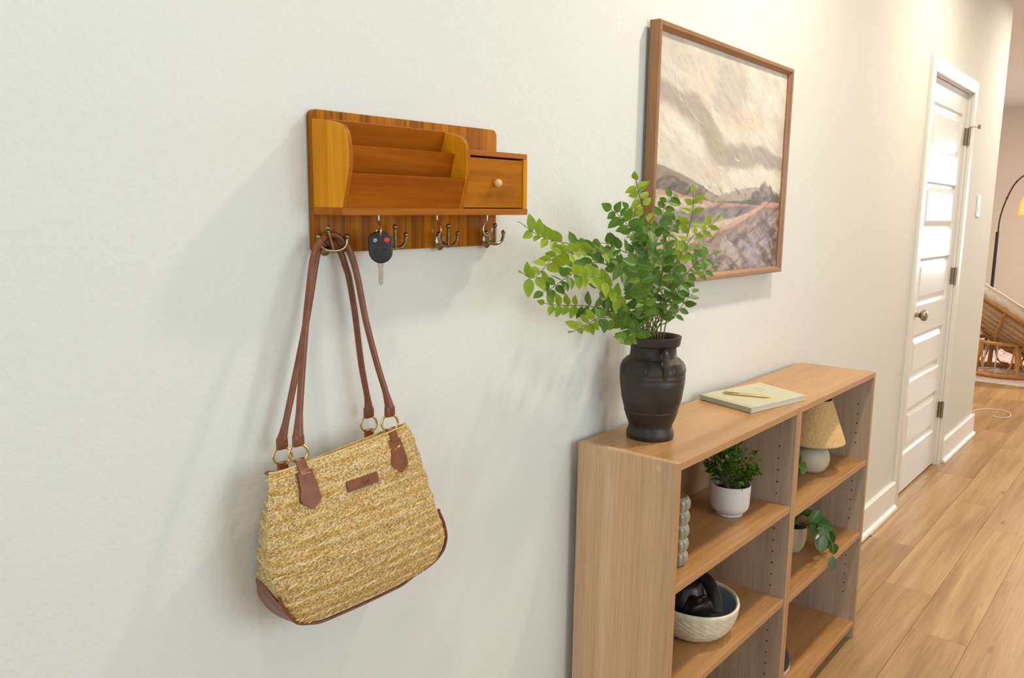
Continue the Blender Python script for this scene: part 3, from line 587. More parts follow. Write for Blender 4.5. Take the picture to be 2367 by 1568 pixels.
# label patch
def on_front(x, z, d=.0012):
    l, r = ip(z, xl), ip(z, xr); s = min(.999, max(0, (x - l) / (r - l))); p = bag_pt(z, s); return Vector((x, p.y - d, z))
def patch(pts, th, name, mat, lb=None, off=.0005):
    # solid leather piece following the bag front; centre subdivided fan
    cx = sum(p[0] for p in pts) / len(pts); cz = sum(p[1] for p in pts) / len(pts); V, F = [], []; rings = [1.0, .97, .6, .25]; n = len(pts)
    for j, k in enumerate(rings):
        for p in pts: q = on_front(cx + (p[0] - cx) * k, cz + (p[1] - cz) * k, off + th * (.55 if j == 0 else 1.0)); V.append(tuple(q))
    for p in pts: V.append(tuple(on_front(p[0], p[1], -.001)))
    for j in range(len(rings) - 1):
        for i in range(n): F.append((j * n + i, j * n + (i + 1) % n, (j + 1) * n + (i + 1) % n, (j + 1) * n + i))
    F.append(tuple((len(rings) - 1) * n + i for i in range(n))); b = len(rings) * n
    for i in range(n): F.append((b + i, b + (i + 1) % n, (i + 1) % n, i))
    return mk(name, (V, F), mat, bg, label=lb)
lp = rrect(.7155, .7745, .9895, 1.0035, .0022, 3); lp = [(x, z + (x - .745) * .035) for x, z in lp]
patch(lp, .0022, 'maker_patch', M['leather'], 'small brown leather patch with embossed script')
scr = [(-.012, -.003), (-.009, -.0035), (-.005, -.002), (-.0015, .0015), (.0005, .0040), (.0000, .0018), (-.0012, -.0005), (-.0005, -.0022), (.0012, -.0012), (.0024, .0004), (.0030, .0008), (.0030, -.0012), (.0034, -.0035), (.0040, 0), (.0052, .0012), (.0060, 0), (.0050, -.0012), (.0064, -.0012), (.0072, .0012), (.0072, -.0034), (.0078, .0002), (.0092, .0014), (.0098, .0002), (.0090, -.001), (.0106, -.0008), (.0112, .0034), (.0112, 0), (.0118, -.001), (.0130, .0006), (.0132, -.001), (.0145, -.0006)]
mk('embossed_script', tube([tuple(on_front(.744 + x, .9965 + z + x * .035, .0029)) for x, z in scr], .00028, 5), M['leather'], bg)
for xs_ in (.7178, .7204, .7702, .7724): mk('stitching', tube([tuple(on_front(xs_, z, .0028)) for z in (.9915, .9945, .9975, 1.001)], .0003, 5), M['thread'], bg)
HF = -.075; HBk = -.030
rings = []
for (rx, front, rz) in ((.6545, 1, 1.0545), (.8215, 1, 1.0650), (.6595, 0, 1.0400), (.8185, 0, 1.0560)):
    yy = HF if front else HBk
    mk('ring', torus((rx, yy, rz), .0128, .0018, (-.45, -1, 0), 32, 10), M['brass'], bg, label='brass ring joining handle and bag')
    rings.append((rx, yy, rz))
    # strap loop round the ring down to the patch
    if front:
        zt = rz - .012; hw = .0078; yo = yy - .003
        pth = [(yy + .002, zt + .001), (yy, zt + .0035), (yo, zt + .001), (yo - .004, zt - .006), (on_front(rx, zt - .014).y - .001, zt - .014)]
        V, F = [], []
        for (y_, z_) in pth:
            for d in (0, .0018): V += [(rx - hw, y_ - d, z_ + (d if z_ > zt else 0)), (rx + hw, y_ - d, z_ + (d if z_ > zt else 0))]
        for i in range(len(pth) - 1):
            a = i * 4; F += [(a, a + 1, a + 5, a + 4), (a + 2, a + 6, a + 7, a + 3), (a, a + 4, a + 6, a + 2), (a + 1, a + 3, a + 7, a + 5)]
        mk('ring_loop', (V, F), M['leather'], bg)
        z0 = rz - .0235
        pts = [(rx - .0125, z0), (rx - .0135, z0 - .020), (rx - .0165, z0 - .034), (rx - .013, z0 - .041), (rx + .001, z0 - .050), (rx + .013, z0 - .044), (rx + .0175, z0 - .037), (rx + .0145, z0 - .020), (rx + .0118, z0 + .001)]
        pts = pts[::-1]; patch(pts, .0024, 'handle_patch', M['leather'], 'pointed brown leather handle patch with stitching')
        cx = sum(p[0] for p in pts) / 9; cz = sum(p[1] for p in pts) / 9
        mk('stitching', tube([tuple(on_front(cx + (p[0] - cx) * .88, cz + (p[1] - cz) * .92, .0030)) for p in pts], .00032, 5, True), M['thread'], bg)
        mk('stitching', tube([tuple(on_front(rx + a_, z0 + b_, .0030)) for a_, b_ in [(-.007, -.003), (-.0075, -.020), (-.007, -.031), (0, -.036), (.008, -.031), (.008, -.018), (.007, -.003)]], .00028, 5), M['thread'], bg)
    else:
        V = box(rx - .008, rx + .008, yy - .003, yy + .003, rz - .024, rz - .0085, .001); mk('ring_loop', V, M['leather'], bg)
def handle(l, r, pts):
    P = [(l[0], l[1], l[2] + .024)] + pts + [(r[0], r[1], r[2] + .024)]
    S = spline(P, 7); n = len(S); R = [.0048] * n
    for i in range(n):
        e = min(i, n - 1 - i)
        if e < 7: R[i] = .0048 + .0028 * (1 - e / 7)
    mk('handle', tube(S, R, 12), M['leather'], bg, label='rolled brown leather handle')
    for (x_, y_, z_) in (l, r):
        mk('handle_end', box(x_ - .0082, x_ + .0082, y_ - .0042, y_ + .0042, z_ + .0095, z_ + .0265, .0022, 2), M['leather'], bg)
handle(rings[0], rings[1], [(.6598, -.072, 1.1108), (.6702, -.065, 1.159), (.6856, -.055, 1.2245), (.697, -.048, 1.2653), (.7132, -.038, 1.3147), (.7272, -.032, 1.3348), (.7419, -.028, 1.3467), (.7575, -.026, 1.3500), (.7692, -.028, 1.3455), (.7777, -.032, 1.3355), (.7843, -.036, 1.319), (.7887, -.044, 1.2856), (.7966, -.052, 1.2223), (.8077, -.063, 1.1573), (.8158, -.072, 1.115)])
handle(rings[2], rings[3], [(.6669, -.030, 1.0886), (.6863, -.028, 1.1515), (.699, -.027, 1.1942), (.7126, -.025, 1.2413), (.7290, -.022, 1.3050), (.7365, -.020, 1.3270), (.7460, -.0195, 1.3375), (.7580, -.0195, 1.3385), (.7690, -.0195, 1.3330), (.7765, -.020, 1.3240), (.7830, -.022, 1.3050), (.789, -.024, 1.2833), (.7977, -.026, 1.229), (.8065, -.028, 1.1529), (.8158, -.030, 1.1000)])

# ================================================================== PICTURE
pc = thing('framed_painting', (2.05, 0, 1.22), 'framed landscape painting of pale clouds over a mauve moor, on the wall above the plant', 'painting')
FX0, FX1, FZ0, FZ1 = 1.6574, 2.4455, 1.219, 1.8115; FWD = .0185; FYF, FYB = -.035, -.009
def member(x0, z0, x1, z1, dx, dz, mat):
    # mitred moulding between two outer corners; (dx,dz) inward direction
    L = Vector((x1 - x0, 0, z1 - z0)); t = L.normalized(); pr = [(0, FYB), (0, FYF + .002), (.002, FYF), (.010, FYF), (.0125, FYF + .003), (FWD - .002, FYF + .007), (FWD, FYF + .009), (FWD, FYB)]
    V = []
    for (o_, y) in pr: a = Vector((x0, y, z0)) + Vector((dx, 0, dz)) * o_; V.append(tuple(a + t * o_)); 
    for (o_, y) in pr: b = Vector((x1, y, z1)) + Vector((dx, 0, dz)) * o_; V.append(tuple(b - t * o_))
    n = len(pr); F = [(i, (i + 1) % n, n + (i + 1) % n, n + i) for i in range(n)] + [tuple(range(n - 1, -1, -1)), tuple(range(n, 2 * n))]
    mk('frame_member', (V, F), mat, pc, smooth=30)
member(FX0, FZ0, FX0, FZ1, 1, 0, M['frame']); member(FX1, FZ1, FX1, FZ0, -1, 0, M['frame']); member(FX0, FZ1, FX1, FZ1, 0, -1, M['frame_h']); member(FX1, FZ0, FX0, FZ0, 0, 1, M['frame_h'])
NXp, NZp = 380, 290
def vnoise(W_, H_, fx, fy, oct=4, seed=0, ang=0.0, pers=.55):
    rs = np.random.RandomState(seed); yy, xx = np.mgrid[0:H_, 0:W_]; u = xx / W_; v = yy / H_ * H_ / W_
    uu = u * math.cos(ang) + v * math.sin(ang); vv = -u * math.sin(ang) + v * math.cos(ang); tot = np.zeros((H_, W_)); amp = 1; s = 0
    for o in range(oct):
        G = rs.rand(64, 64); a = uu * fx * 2 ** o + 100; b = vv * fy * 2 ** o + 100; i = np.floor(a).astype(int); j = np.floor(b).astype(int); fa = a - i; fb = b - j; fa = fa * fa * (3 - 2 * fa); fb = fb * fb * (3 - 2 * fb)
        g = lambda p, q: G[p % 64, q % 64]
        tot += amp * ((g(i, j) * (1 - fa) + g(i + 1, j) * fa) * (1 - fb) + (g(i, j + 1) * (1 - fa) + g(i + 1, j + 1) * fa) * fb); s += amp; amp *= pers
    return tot / s
def paint():
    W_, H_ = NXp, NZp; yy, xx = np.mgrid[0:H_, 0:W_]; U = xx / (W_ - 1); Vv = yy / (H_ - 1)
    n1 = vnoise(W_, H_, 3, 5, 5, 1, -.5); n2 = vnoise(W_, H_, 5, 14, 4, 2, -.45); n3 = vnoise(W_, H_, 14, 40, 3, 3, -.4); n4 = vnoise(W_, H_, 8, 8, 4, 4); nf = vnoise(W_, H_, 60, 60, 2, 5)
    img = np.zeros((H_, W_, 3)); hgt = np.zeros((H_, W_))
    def C(*c): return np.array([x / 255 for x in c])
    def blend(mask, col, k=1.0):
        m = np.clip(mask, 0, 1)[..., None] * k; img[:] = img * (1 - m) + (col if getattr(col, 'ndim', 1) == 3 else np.array(col)) * m
    ss = lambda x, a, b: np.clip((x - a) / (b - a), 0, 1) ** 2 * (3 - 2 * np.clip((x - a) / (b - a), 0, 1))
    img[:] = C(224, 216, 201); blend(ss(n2, .45, .65), C(234, 229, 216)); blend(ss(n1, .5, .7), C(217, 207, 194), .7)
    # taupe cloud band from upper left down to the right
    uu = U; band = np.interp(uu, [0, .12, .25, .38, .5, .65, .8, 1.0], [.80, .76, .72, .63, .56, .565, .57, .53]); wd = np.interp(uu, [0, .2, .35, .5, .7, 1], [.07, .07, .10, .065, .05, .045])
    d = np.abs(Vv - band + (n1 - .5) * .16 + (n3 - .5) * .03) / wd; blend(1 - ss(d, .55, 1.15), C(190, 177, 166)); blend((1 - ss(d, .3, .8)) * ss(n2, .45, .6), C(178, 165, 160), .8); blend((1 - ss(d, .3, .9)) * ss(U, .28, .36) * (1 - ss(U, .45, .55)), C(193, 176, 150), .6)
    # upper right mauve patch
    d = np.sqrt(((U - .5) / .15) ** 2 + ((Vv - .86) / .16) ** 2) + (n1 - .5) * 1.5 + (n3 - .5) * .6; blend(1 - ss(d, .6, 1.3), C(205, 193, 184), .9)
    d = np.sqrt(((U - .33) / .06) ** 2 + ((Vv - .86) / .12) ** 2) + (n1 - .5) * 1.2; blend(1 - ss(d, .6, 1.4), C(226, 202, 180), .35)
    d = np.sqrt(((U - .62) / .16) ** 2 + ((Vv - .72) / .05) ** 2) + (n1 - .5) * 1.5; blend(1 - ss(d, .5, 1.4), C(224, 201, 178), .6)
    d = np.sqrt(((U - .52) / .22) ** 2 + ((Vv - .455) / .035) ** 2) + (n2 - .5) * 2.2; blend(1 - ss(d, .5, 1.4), C(224, 201, 178), .65)
    # bright lower cloud
    d = (band - wd * 1.25 - Vv) + (n2 - .5) * .08; blend(ss(d, 0, .03) * (1 - ss(d, .03, .14)) * ss(n2, .35, .55), C(240, 233, 219), .85)
    # mist at right horizon
    # far hills
    hillr = np.interp(U, [.40, .5, .62, .78, .9, 1], [.355, .375, .395, .41, .40, .385]) + (n2 - .5) * .02; blend(ss(hillr - Vv, 0, .006), C(184, 172, 158)); blend(ss(hillr - Vv, 0.0, .03) * ss(n3, .5, .6), C(166, 153, 144), .6)
    hilll = np.interp(U, [0, .06, .15, .25, .36, .46, .5], [.475, .470, .45, .425, .385, .36, .34]) + (n2 - .5) * .015; blend(ss(hilll - Vv, 0, .005), C(160, 146, 130)); blend(ss(hilll - Vv, .01, .04) * ss(n4, .45, .55), C(138, 123, 106), .8)
    # dark trees and shore
    dk = np.interp(U, [0, .1, .2, .3, .36, .4, .55, .7, .85, 1], [.42, .43, .42, .385, .352, .345, .345, .345, .35, .35]) + (n4 - .5) * .035; blend(ss(dk - Vv, 0, .006), C(122, 108, 98)); blend(ss(dk - Vv, .005, .02) * ss(n3, .48, .6), C(98, 90, 88), .7)
    f = np.interp(U, [0, .12, .25, .4, 1], [.375, .37, .35, .33, .322]) + (n3 - .5) * .008
    blend(ss(f - Vv, 0, .006), C(206, 160, 145)); blend(ss(f - .018 - Vv, 0, .01), C(214, 198, 178)); blend(ss(f - .03 - Vv, 0, .03) * ss(n3, .5, .62), C(196, 176, 160), .8)
    # bushes and ruin at right
    for (bx, bz, rx_, rz_, c_) in [(.76, .365, .045, .035, (112, 104, 104)), (.83, .37, .04, .05, (125, 115, 112)), (.90, .365, .03, .045, (128, 116, 112)), (.955, .36, .04, .025, (116, 108, 108))]:
        d = np.sqrt(((U - bx) / rx_) ** 2 + ((Vv - bz) / rz_) ** 2) + (n4 - .5) * 1.6; blend(1 - ss(d, .8, 1.1), C(*c_), .9)
    for (bx, bw, top) in [(.845, .012, .455), (.868, .014, .435), (.89, .01, .425)]: blend((1 - ss(np.abs(U - bx + (n3 - .5) * .02), bw * .6, bw)) * (Vv > .37) * (1 - ss(Vv, top - .02, top)), C(182, 160, 146), .8)
    # grey water
    d = np.abs(Vv - np.interp(U, [0, .2, .35, .55, .8], [.22, .25, .26, .285, .30]) - (n2 - .5) * .03) / np.interp(U, [0, .3, .6, .8], [.045, .05, .03, .012]); blend((1 - ss(d, .6, 1.1)) * (U < .86), C(134, 122, 122), .95); blend((1 - ss(d, .3, .9)) * ss(n3, .5, .6) * (U < .8), C(156, 142, 140), .7)
    # foreground mound
    ml = np.interp(U, [0, .2, .35, .45, .6, .72, .85, 1], [.10, .13, .165, .20, .24, .285, .335, .33]) + (n2 - .5) * .02
    blend(ss(ml - Vv, 0, .006), C(150, 128, 120)); blend(ss(ml - Vv, -.008, .004) * (1 - ss(ml - Vv, .015, .03)), C(216, 168, 150)); blend(ss(ml - Vv, .02, .05) * ss(n2, .45, .6), C(172, 148, 140)); blend(ss(ml - Vv, .04, .08) * ss(n3, .5, .6) * ss(U, .3, .6), C(176, 164, 172), .9)
    blend(ss(ml - Vv, .05, .1) * ss(n1, .55, .65), C(196, 178, 166), .7); blend(ss(ml - Vv, .05, .12) * (1 - ss(n3, .36, .42)), C(110, 96, 98), .7); blend(ss(ml - Vv, .1, .2) * ss(U, .55, .8) * ss(n2, .4, .5), C(160, 152, 168), .6)
    low = (Vv < np.interp(U, [0, .35], [.2, .16])) * (U < .4); blend(low * ss(n2, .45, .55), C(172, 146, 134), .8)
    # impasto strokes: raised arcs of lighter paint
    rs = np.random.RandomState(11)
    strokes = [(.10, .90, .18, .74, .05), (.18, .74, .36, .66, .02), (.55, .55, .62, .53, .01), (.48, .37, .56, .365, -.01), (.63, .42, .67, .41, -.005), (.42, .48, .5, .455, -.015), (.27, .45, .42, .375, .02), (.82, .90, .88, .87, -.02), (.8, .82, .83, .79, -.01), (.84, .66, .87, .64, -.01), (.5, .19, .6, .13, .02), (.66, .70, .76, .665, -.01)] + [(a, b, a + c, b - abs(c) * .5 * (1 if b > .3 else .9), .01) for a, b, c in zip(rs.rand(26) * .9, rs.rand(26) * .95, rs.rand(26) * .05)]
    for q, (x0, z0, x1, z1, cv) in enumerate(strokes):
        for t in np.linspace(0, 1, 60):
            x = x0 + (x1 - x0) * t; z = z0 + (z1 - z0) * t - cv * math.sin(PI * t); r = .0045 * math.sin(PI * min(.97, t + .03)); i0 = int(x * (W_ - 1)); j0 = int(z * (H_ - 1)); k = 3
            if not (k < i0 < W_ - k - 1 and k < j0 < H_ - k - 1): continue
            sub = (np.sqrt(((U[j0 - k:j0 + k + 1, i0 - k:i0 + k + 1] - x)) ** 2 + ((Vv[j0 - k:j0 + k + 1, i0 - k:i0 + k + 1] - z) * .75) ** 2) < r * .6)
            hgt[j0 - k:j0 + k + 1, i0 - k:i0 + k + 1] = np.maximum(hgt[j0 - k:j0 + k + 1, i0 - k:i0 + k + 1], sub * .9)
            if q < 12: img[j0 - k:j0 + k + 1, i0 - k:i0 + k + 1] = np.where(sub[..., None], img[j0 - k:j0 + k + 1, i0 - k:i0 + k + 1] * .6 + C(242, 234, 216) * .4, img[j0 - k:j0 + k + 1, i0 - k:i0 + k + 1])
    n5 = vnoise(W_, H_, 26, 90, 3, 21, -.5); n6 = vnoise(W_, H_, 18, 60, 3, 22, .35); dirn = np.where(Vv > np.interp(U, [0, .5, 1], [.45, .36, .36]), n5, n6)
    hgt += n3 * .9 + nf * .25 + dirn * .8; g_ = C(228, 219, 203); k_ = np.clip((dirn - .56) * 2.6, 0, .5)[..., None] * np.where(Vv > .42, .45, .8)[..., None]; img[:] = img * (1 - k_) + np.minimum(1, img * .55 + g_ * .5) * k_; k2_ = np.clip((.44 - dirn) * 1.6, 0, .3)[..., None]
    img[:] = img * (1 - k2_ * np.where(Vv > .4, .12, .8)[..., None]); return np.clip(img * (.97 + .06 * n3[..., None]), 0, 1), hgt
img, hgt = paint()
lin = np.where(img <= .04045, img / 12.92, ((img + .055) / 1.055) ** 2.4) * .90
ix0, ix1, iz0, iz1 = FX0 + FWD - .001, FX1 - FWD + .001, FZ0 + FWD - .001, FZ1 - FWD + .001
gx, gz = np.meshgrid(np.linspace(ix0, ix1, NXp), np.linspace(iz0, iz1, NZp)); gy = -.0210 - hgt * .0008
co = np.stack([gx - 2.05, gy, gz - 1.22], -1).reshape(-1, 3).astype(np.float32)
me = bpy.data.meshes.new('canvas'); idx = np.arange(NXp * NZp).reshape(NZp, NXp)
q = np.stack([idx[:-1, :-1], idx[:-1, 1:], idx[1:, 1:], idx[1:, :-1]], -1).reshape(-1, 4)
me.vertices.add(len(co)); me.vertices.foreach_set('co', co.ravel()); me.loops.add(q.size); me.loops.foreach_set('vertex_index', q.ravel().astype(np.int32)); me.polygons.add(len(q)); me.polygons.foreach_set('loop_start', (np.arange(len(q)) * 4).astype(np.int32)); me.update(calc_edges=True)
me.polygons.foreach_set('use_smooth', [True] * len(q)); ca = me.color_attributes.new('Col', 'FLOAT_COLOR', 'POINT'); ca.data.foreach_set('color', np.concatenate([lin.reshape(-1, 3), np.ones((NXp * NZp, 1))], 1).astype(np.float32).ravel())
t = NT('oil_paint'); at = t.n('Attribute', _attribute_name='Col'); t.l(at.outputs['Color'], t.b.inputs['Base Color']); t.b.inputs['Roughness'].default_value = .5
nz = t.n('TexNoise', Scale=260.0, Detail=2.0); t.l(t.coords((1, 1, 1.6)), nz.inputs['Vector']); t.bump(nz.outputs[0], .35, .0008)
me.materials.append(t.m); cv = bpy.data.objects.new('canvas', me); COL.objects.link(cv); cv.parent = pc
mk('backing', box(FX0 + .01, FX1 - .01, -.0195, -.009, FZ0 + .01, FZ1 - .01), M['oak_back'], pc, smooth=0)

# ================================================================== VASE
VX, VY, VZ = 1.5473, -.1142, BH
vt = thing('clay_vase', (VX, VY, VZ), 'dark blackened clay amphora vase with small handles on the near bookcase', 'vase')
pr = [(.0500, 0), (.0516, .002), (.0520, .012), (.0500, .018), (.0478, .024), (.0470, .028), (.0500, .036), (.0525, .042), (.0585, .0595), (.0592, .0625), (.0583, .064), (.0590, .0655), (.0655, .090), (.0662, .097), (.0695, .120), (.0706, .132), (.0699, .1335), (.0708, .136), (.0708, .142), (.0700, .1435), (.0709, .146), (.0706, .154), (.0690, .161), (.0655, .168), (.0600, .1738), (.0590, .1742), (.0585, .1755), (.0560, .1765), (.0535, .1780), (.0505, .182), (.0495, .190), (.0490, .198), (.0500, .2025), (.0555, .2050), (.0570, .209), (.0575, .216), (.0590, .2215), (.0592, .2245), (.0580, .2255), (.0545, .2250), (.0500, .2235), (.0470, .219), (.0455, .20), (.0470, .178), (.0600, .160), (.0600, .10), (.045, .03), (1e-6, .028)]
mk('vase_body', lathe(pr, (VX, VY, VZ), 72), M['clay'], vt, smooth=50)
for sg in (1, -1):
    a = math.radians(-128 if sg == 1 else 52); d = Vector((math.cos(a), math.sin(a), 0))
    P = [(.047, .197), (.060, .198), (.0685, .192), (.0725, .180), (.0735, .165), (.0725, .150), (.0700, .140)]
    mk('handle', tube(spline([Vector((VX, VY, VZ)) + d * r + Vector((0, 0, z)) for r, z in P], 4), [.0062] * 8 + [.0068] * 9 + [.006] * 4 + [.0045] * 4, 10, flat=.8), M['clay'], vt)
# incised leaf pattern around the shoulder
inc = []
for k in range(7):
    a0 = 2 * PI * k / 7 - 1.0
    for (da, s_) in ((0, 0), (.11, 1), (-.11, 1)):
        P = []
        for i in range(7):
            tt = i / 6; z = .148 + .022 * tt; r = float(np.interp(z, [.146, .154, .161, .168, .1738], [.0709, .0706, .069, .0655, .060])) + .0001; aa = a0 + da * math.sin(PI * tt) + (.06 * tt if s_ == 0 else 0); P.append((VX + r * math.cos(aa), VY + r * math.sin(aa), VZ + z))
        inc.append(tube(P, .0005, 5))
mk('incised_leaves', join(*inc), M['dark'], vt, smooth=80)

# ================================================================== GREENERY
def leaf_mesh(name, L, Wd, mat, cup=.12, nx=6, vein=True, droop=.08):
    V, F, I = [], [], []
    for i in range(nx + 1):
        t = i / nx; wv = math.sin(PI * t ** .78) ** .8 * Wd / 2 if 0 < t < 1 else 0.0003
        for s in (-1, -.5, 0, .5, 1): V.append((t * L, s * wv, cup * abs(s) * wv * 2 - droop * L * t * t + (0.0003 if s else 0)))
    for i in range(nx):
        for k in range(4): a = i * 5 + k; F.append((a, a + 5, a + 6, a + 1)); I.append(0)
    if vein:
        n = len(V); w = .00035
        for i in range(nx + 1): t = i / nx; z = -droop * L * t * t + .0006; V += [(t * L, -w * (1.1 - t), z), (t * L, w * (1.1 - t), z)]
        for i in range(nx): a = n + i * 2; F.append((a, a + 2, a + 3, a + 1)); I.append(1)
    me = bpy.data.meshes.new(name); me.from_pydata(V, [], F); me.materials.append(mat); me.materials.append(M['leaf_vein']); me.polygons.foreach_set('material_index', I); me.polygons.foreach_set('use_smooth', [True] * len(F)); me.update(); return me
LM = [leaf_mesh('leaf', .030, .0175, M['leaf']), leaf_mesh('leaf', .034, .020, M['leaf']), leaf_mesh('leaf', .026, .017, M['leaf'])]
LL = [leaf_mesh('leaf', .029, .0165, M['leaf_lime']), leaf_mesh('leaf', .032, .018, M['leaf_lime'])]
def frame_mat(p, d, n):
    d = d.normalized(); n = (n - d * n.dot(d)).normalized(); y = n.cross(d); return Matrix(((d.x, y.x, n.x, p.x), (d.y, y.y, n.y, p.y), (d.z, y.z, n.z, p.z), (0, 0, 0, 1)))
def put(me, parent, p, d, n, sc=1.0, name='leaf'):
    o = bpy.data.objects.new(name, me); COL.objects.link(o); o.parent = parent; m = frame_mat(p - ORG[parent.name], d, n) @ Matrix.Scale(sc, 4); o.matrix_local = m; return o
BR = [[[1.507,-0.115,1.118],[1.473,-0.115,1.213],[1.424,-0.116,1.266],[1.358,-0.117,1.301],[1.308,-0.118,1.318],[1.232,-0.119,1.329],[1.141,-0.119,1.343],[1.084,-0.12,1.364]],[[1.494,-0.124,1.121],[1.435,-0.132,1.226],[1.345,-0.146,1.287],[1.248,-0.158,1.319],[1.138,-0.169,1.318],[1.085,-0.18,1.31],[1.027,-0.19,1.284],[0.984,-0.2,1.293]],[[1.508,-0.119,1.118],[1.469,-0.124,1.196],[1.415,-0.131,1.257],[1.343,-0.137,1.283],[1.262,-0.143,1.296],[1.177,-0.149,1.276],[1.121,-0.155,1.259],[1.086,-0.16,1.254]],[[1.505,-0.107,1.117],[1.481,-0.099,1.157],[1.41,-0.088,1.189],[1.35,-0.078,1.203],[1.251,-0.069,1.212],[1.22,-0.06,1.218]],[[1.492,-0.118,1.12],[1.445,-0.124,1.16],[1.343,-0.131,1.185],[1.29,-0.138,1.189],[1.234,-0.144,1.181],[1.192,-0.15,1.175]],[[1.465,-0.129,1.124],[1.389,-0.144,1.187],[1.31,-0.166,1.231],[1.253,-0.186,1.255],[1.185,-0.205,1.276],[1.118,-0.223,1.282],[1.063,-0.24,1.29]],[[1.497,-0.112,1.119],[1.452,-0.109,1.169],[1.406,-0.106,1.212],[1.369,-0.103,1.228],[1.338,-0.1,1.244]],[[1.532,-0.111,1.115],[1.512,-0.107,1.219],[1.485,-0.102,1.294],[1.437,-0.098,1.31],[1.395,-0.094,1.324],[1.359,-0.09,1.329]],[[1.526,-0.119,1.116],[1.485,-0.127,1.258],[1.438,-0.136,1.329],[1.393,-0.145,1.35],[1.342,-0.152,1.377],[1.287,-0.16,1.394]],[[1.518,-0.124,1.118],[1.465,-0.138,1.295],[1.425,-0.155,1.362],[1.385,-0.171,1.398],[1.341,-0.186,1.425],[1.306,-0.2,1.449]],[[1.552,-0.11,1.112],[1.542,-0.105,1.235],[1.559,-0.098,1.333],[1.587,-0.091,1.361],[1.629,-0.086,1.413],[1.675,-0.08,1.428]],[[1.547,-0.118,1.114],[1.568,-0.123,1.216],[1.601,-0.129,1.298],[1.635,-0.135,1.337],[1.64,-0.14,1.369],[1.639,-0.145,1.401],[1.626,-0.15,1.434]],[[1.546,-0.124,1.115],[1.534,-0.138,1.192],[1.55,-0.155,1.274],[1.587,-0.171,1.337],[1.617,-0.186,1.354],[1.647,-0.2,1.377]],[[1.563,-0.112,1.111],[1.584,-0.11,1.176],[1.623,-0.107,1.24],[1.684,-0.105,1.298],[1.749,-0.102,1.307],[1.798,-0.1,1.316]],[[1.551,-0.127,1.114],[1.542,-0.149,1.183],[1.566,-0.175,1.261],[1.58,-0.198,1.291],[1.6,-0.22,1.308]],[[1.562,-0.121,1.113],[1.59,-0.133,1.196],[1.628,-0.146,1.252],[1.674,-0.159,1.262],[1.699,-0.17,1.269]],[[1.58,-0.116,1.11],[1.606,-0.121,1.156],[1.653,-0.126,1.189],[1.692,-0.13,1.213]],[[1.568,-0.106,1.11],[1.609,-0.093,1.249],[1.66,-0.077,1.321],[1.696,-0.063,1.356],[1.747,-0.05,1.382]],[[1.517,-0.128,1.118],[1.445,-0.162,1.279],[1.373,-0.198,1.333],[1.308,-0.23,1.367]],[[1.533,-0.123,1.116],[1.507,-0.146,1.24],[1.475,-0.169,1.296],[1.437,-0.19,1.332]],[[1.498,-0.13,1.121],[1.405,-0.171,1.213],[1.314,-0.212,1.272],[1.234,-0.25,1.308]],[[1.546,-0.124,1.115],[1.541,-0.15,1.183],[1.525,-0.176,1.232],[1.506,-0.2,1.261]],[[1.482,-0.124,1.117],[1.412,-0.15,1.15],[1.336,-0.176,1.153],[1.275,-0.2,1.154]],[[1.505,-0.124,1.119],[1.451,-0.142,1.19],[1.374,-0.163,1.249],[1.302,-0.182,1.282],[1.25,-0.2,1.305]],[[1.542,-0.107,1.113],[1.526,-0.096,1.291],[1.522,-0.083,1.345],[1.517,-0.071,1.377],[1.507,-0.06,1.399]]]
gt = thing('leafy_branches', (VX, VY, VZ + .23), 'bunch of arching green leafy branches standing in the black clay vase', 'greenery')
LIME = {0: .55, 1: .5, 9: .6, 11: .3, 12: .35, 5: .5, 4: .25, 3: .25}
VIEW = Vector((-.80, -.55, .25)); nleaf = 0
specs = []
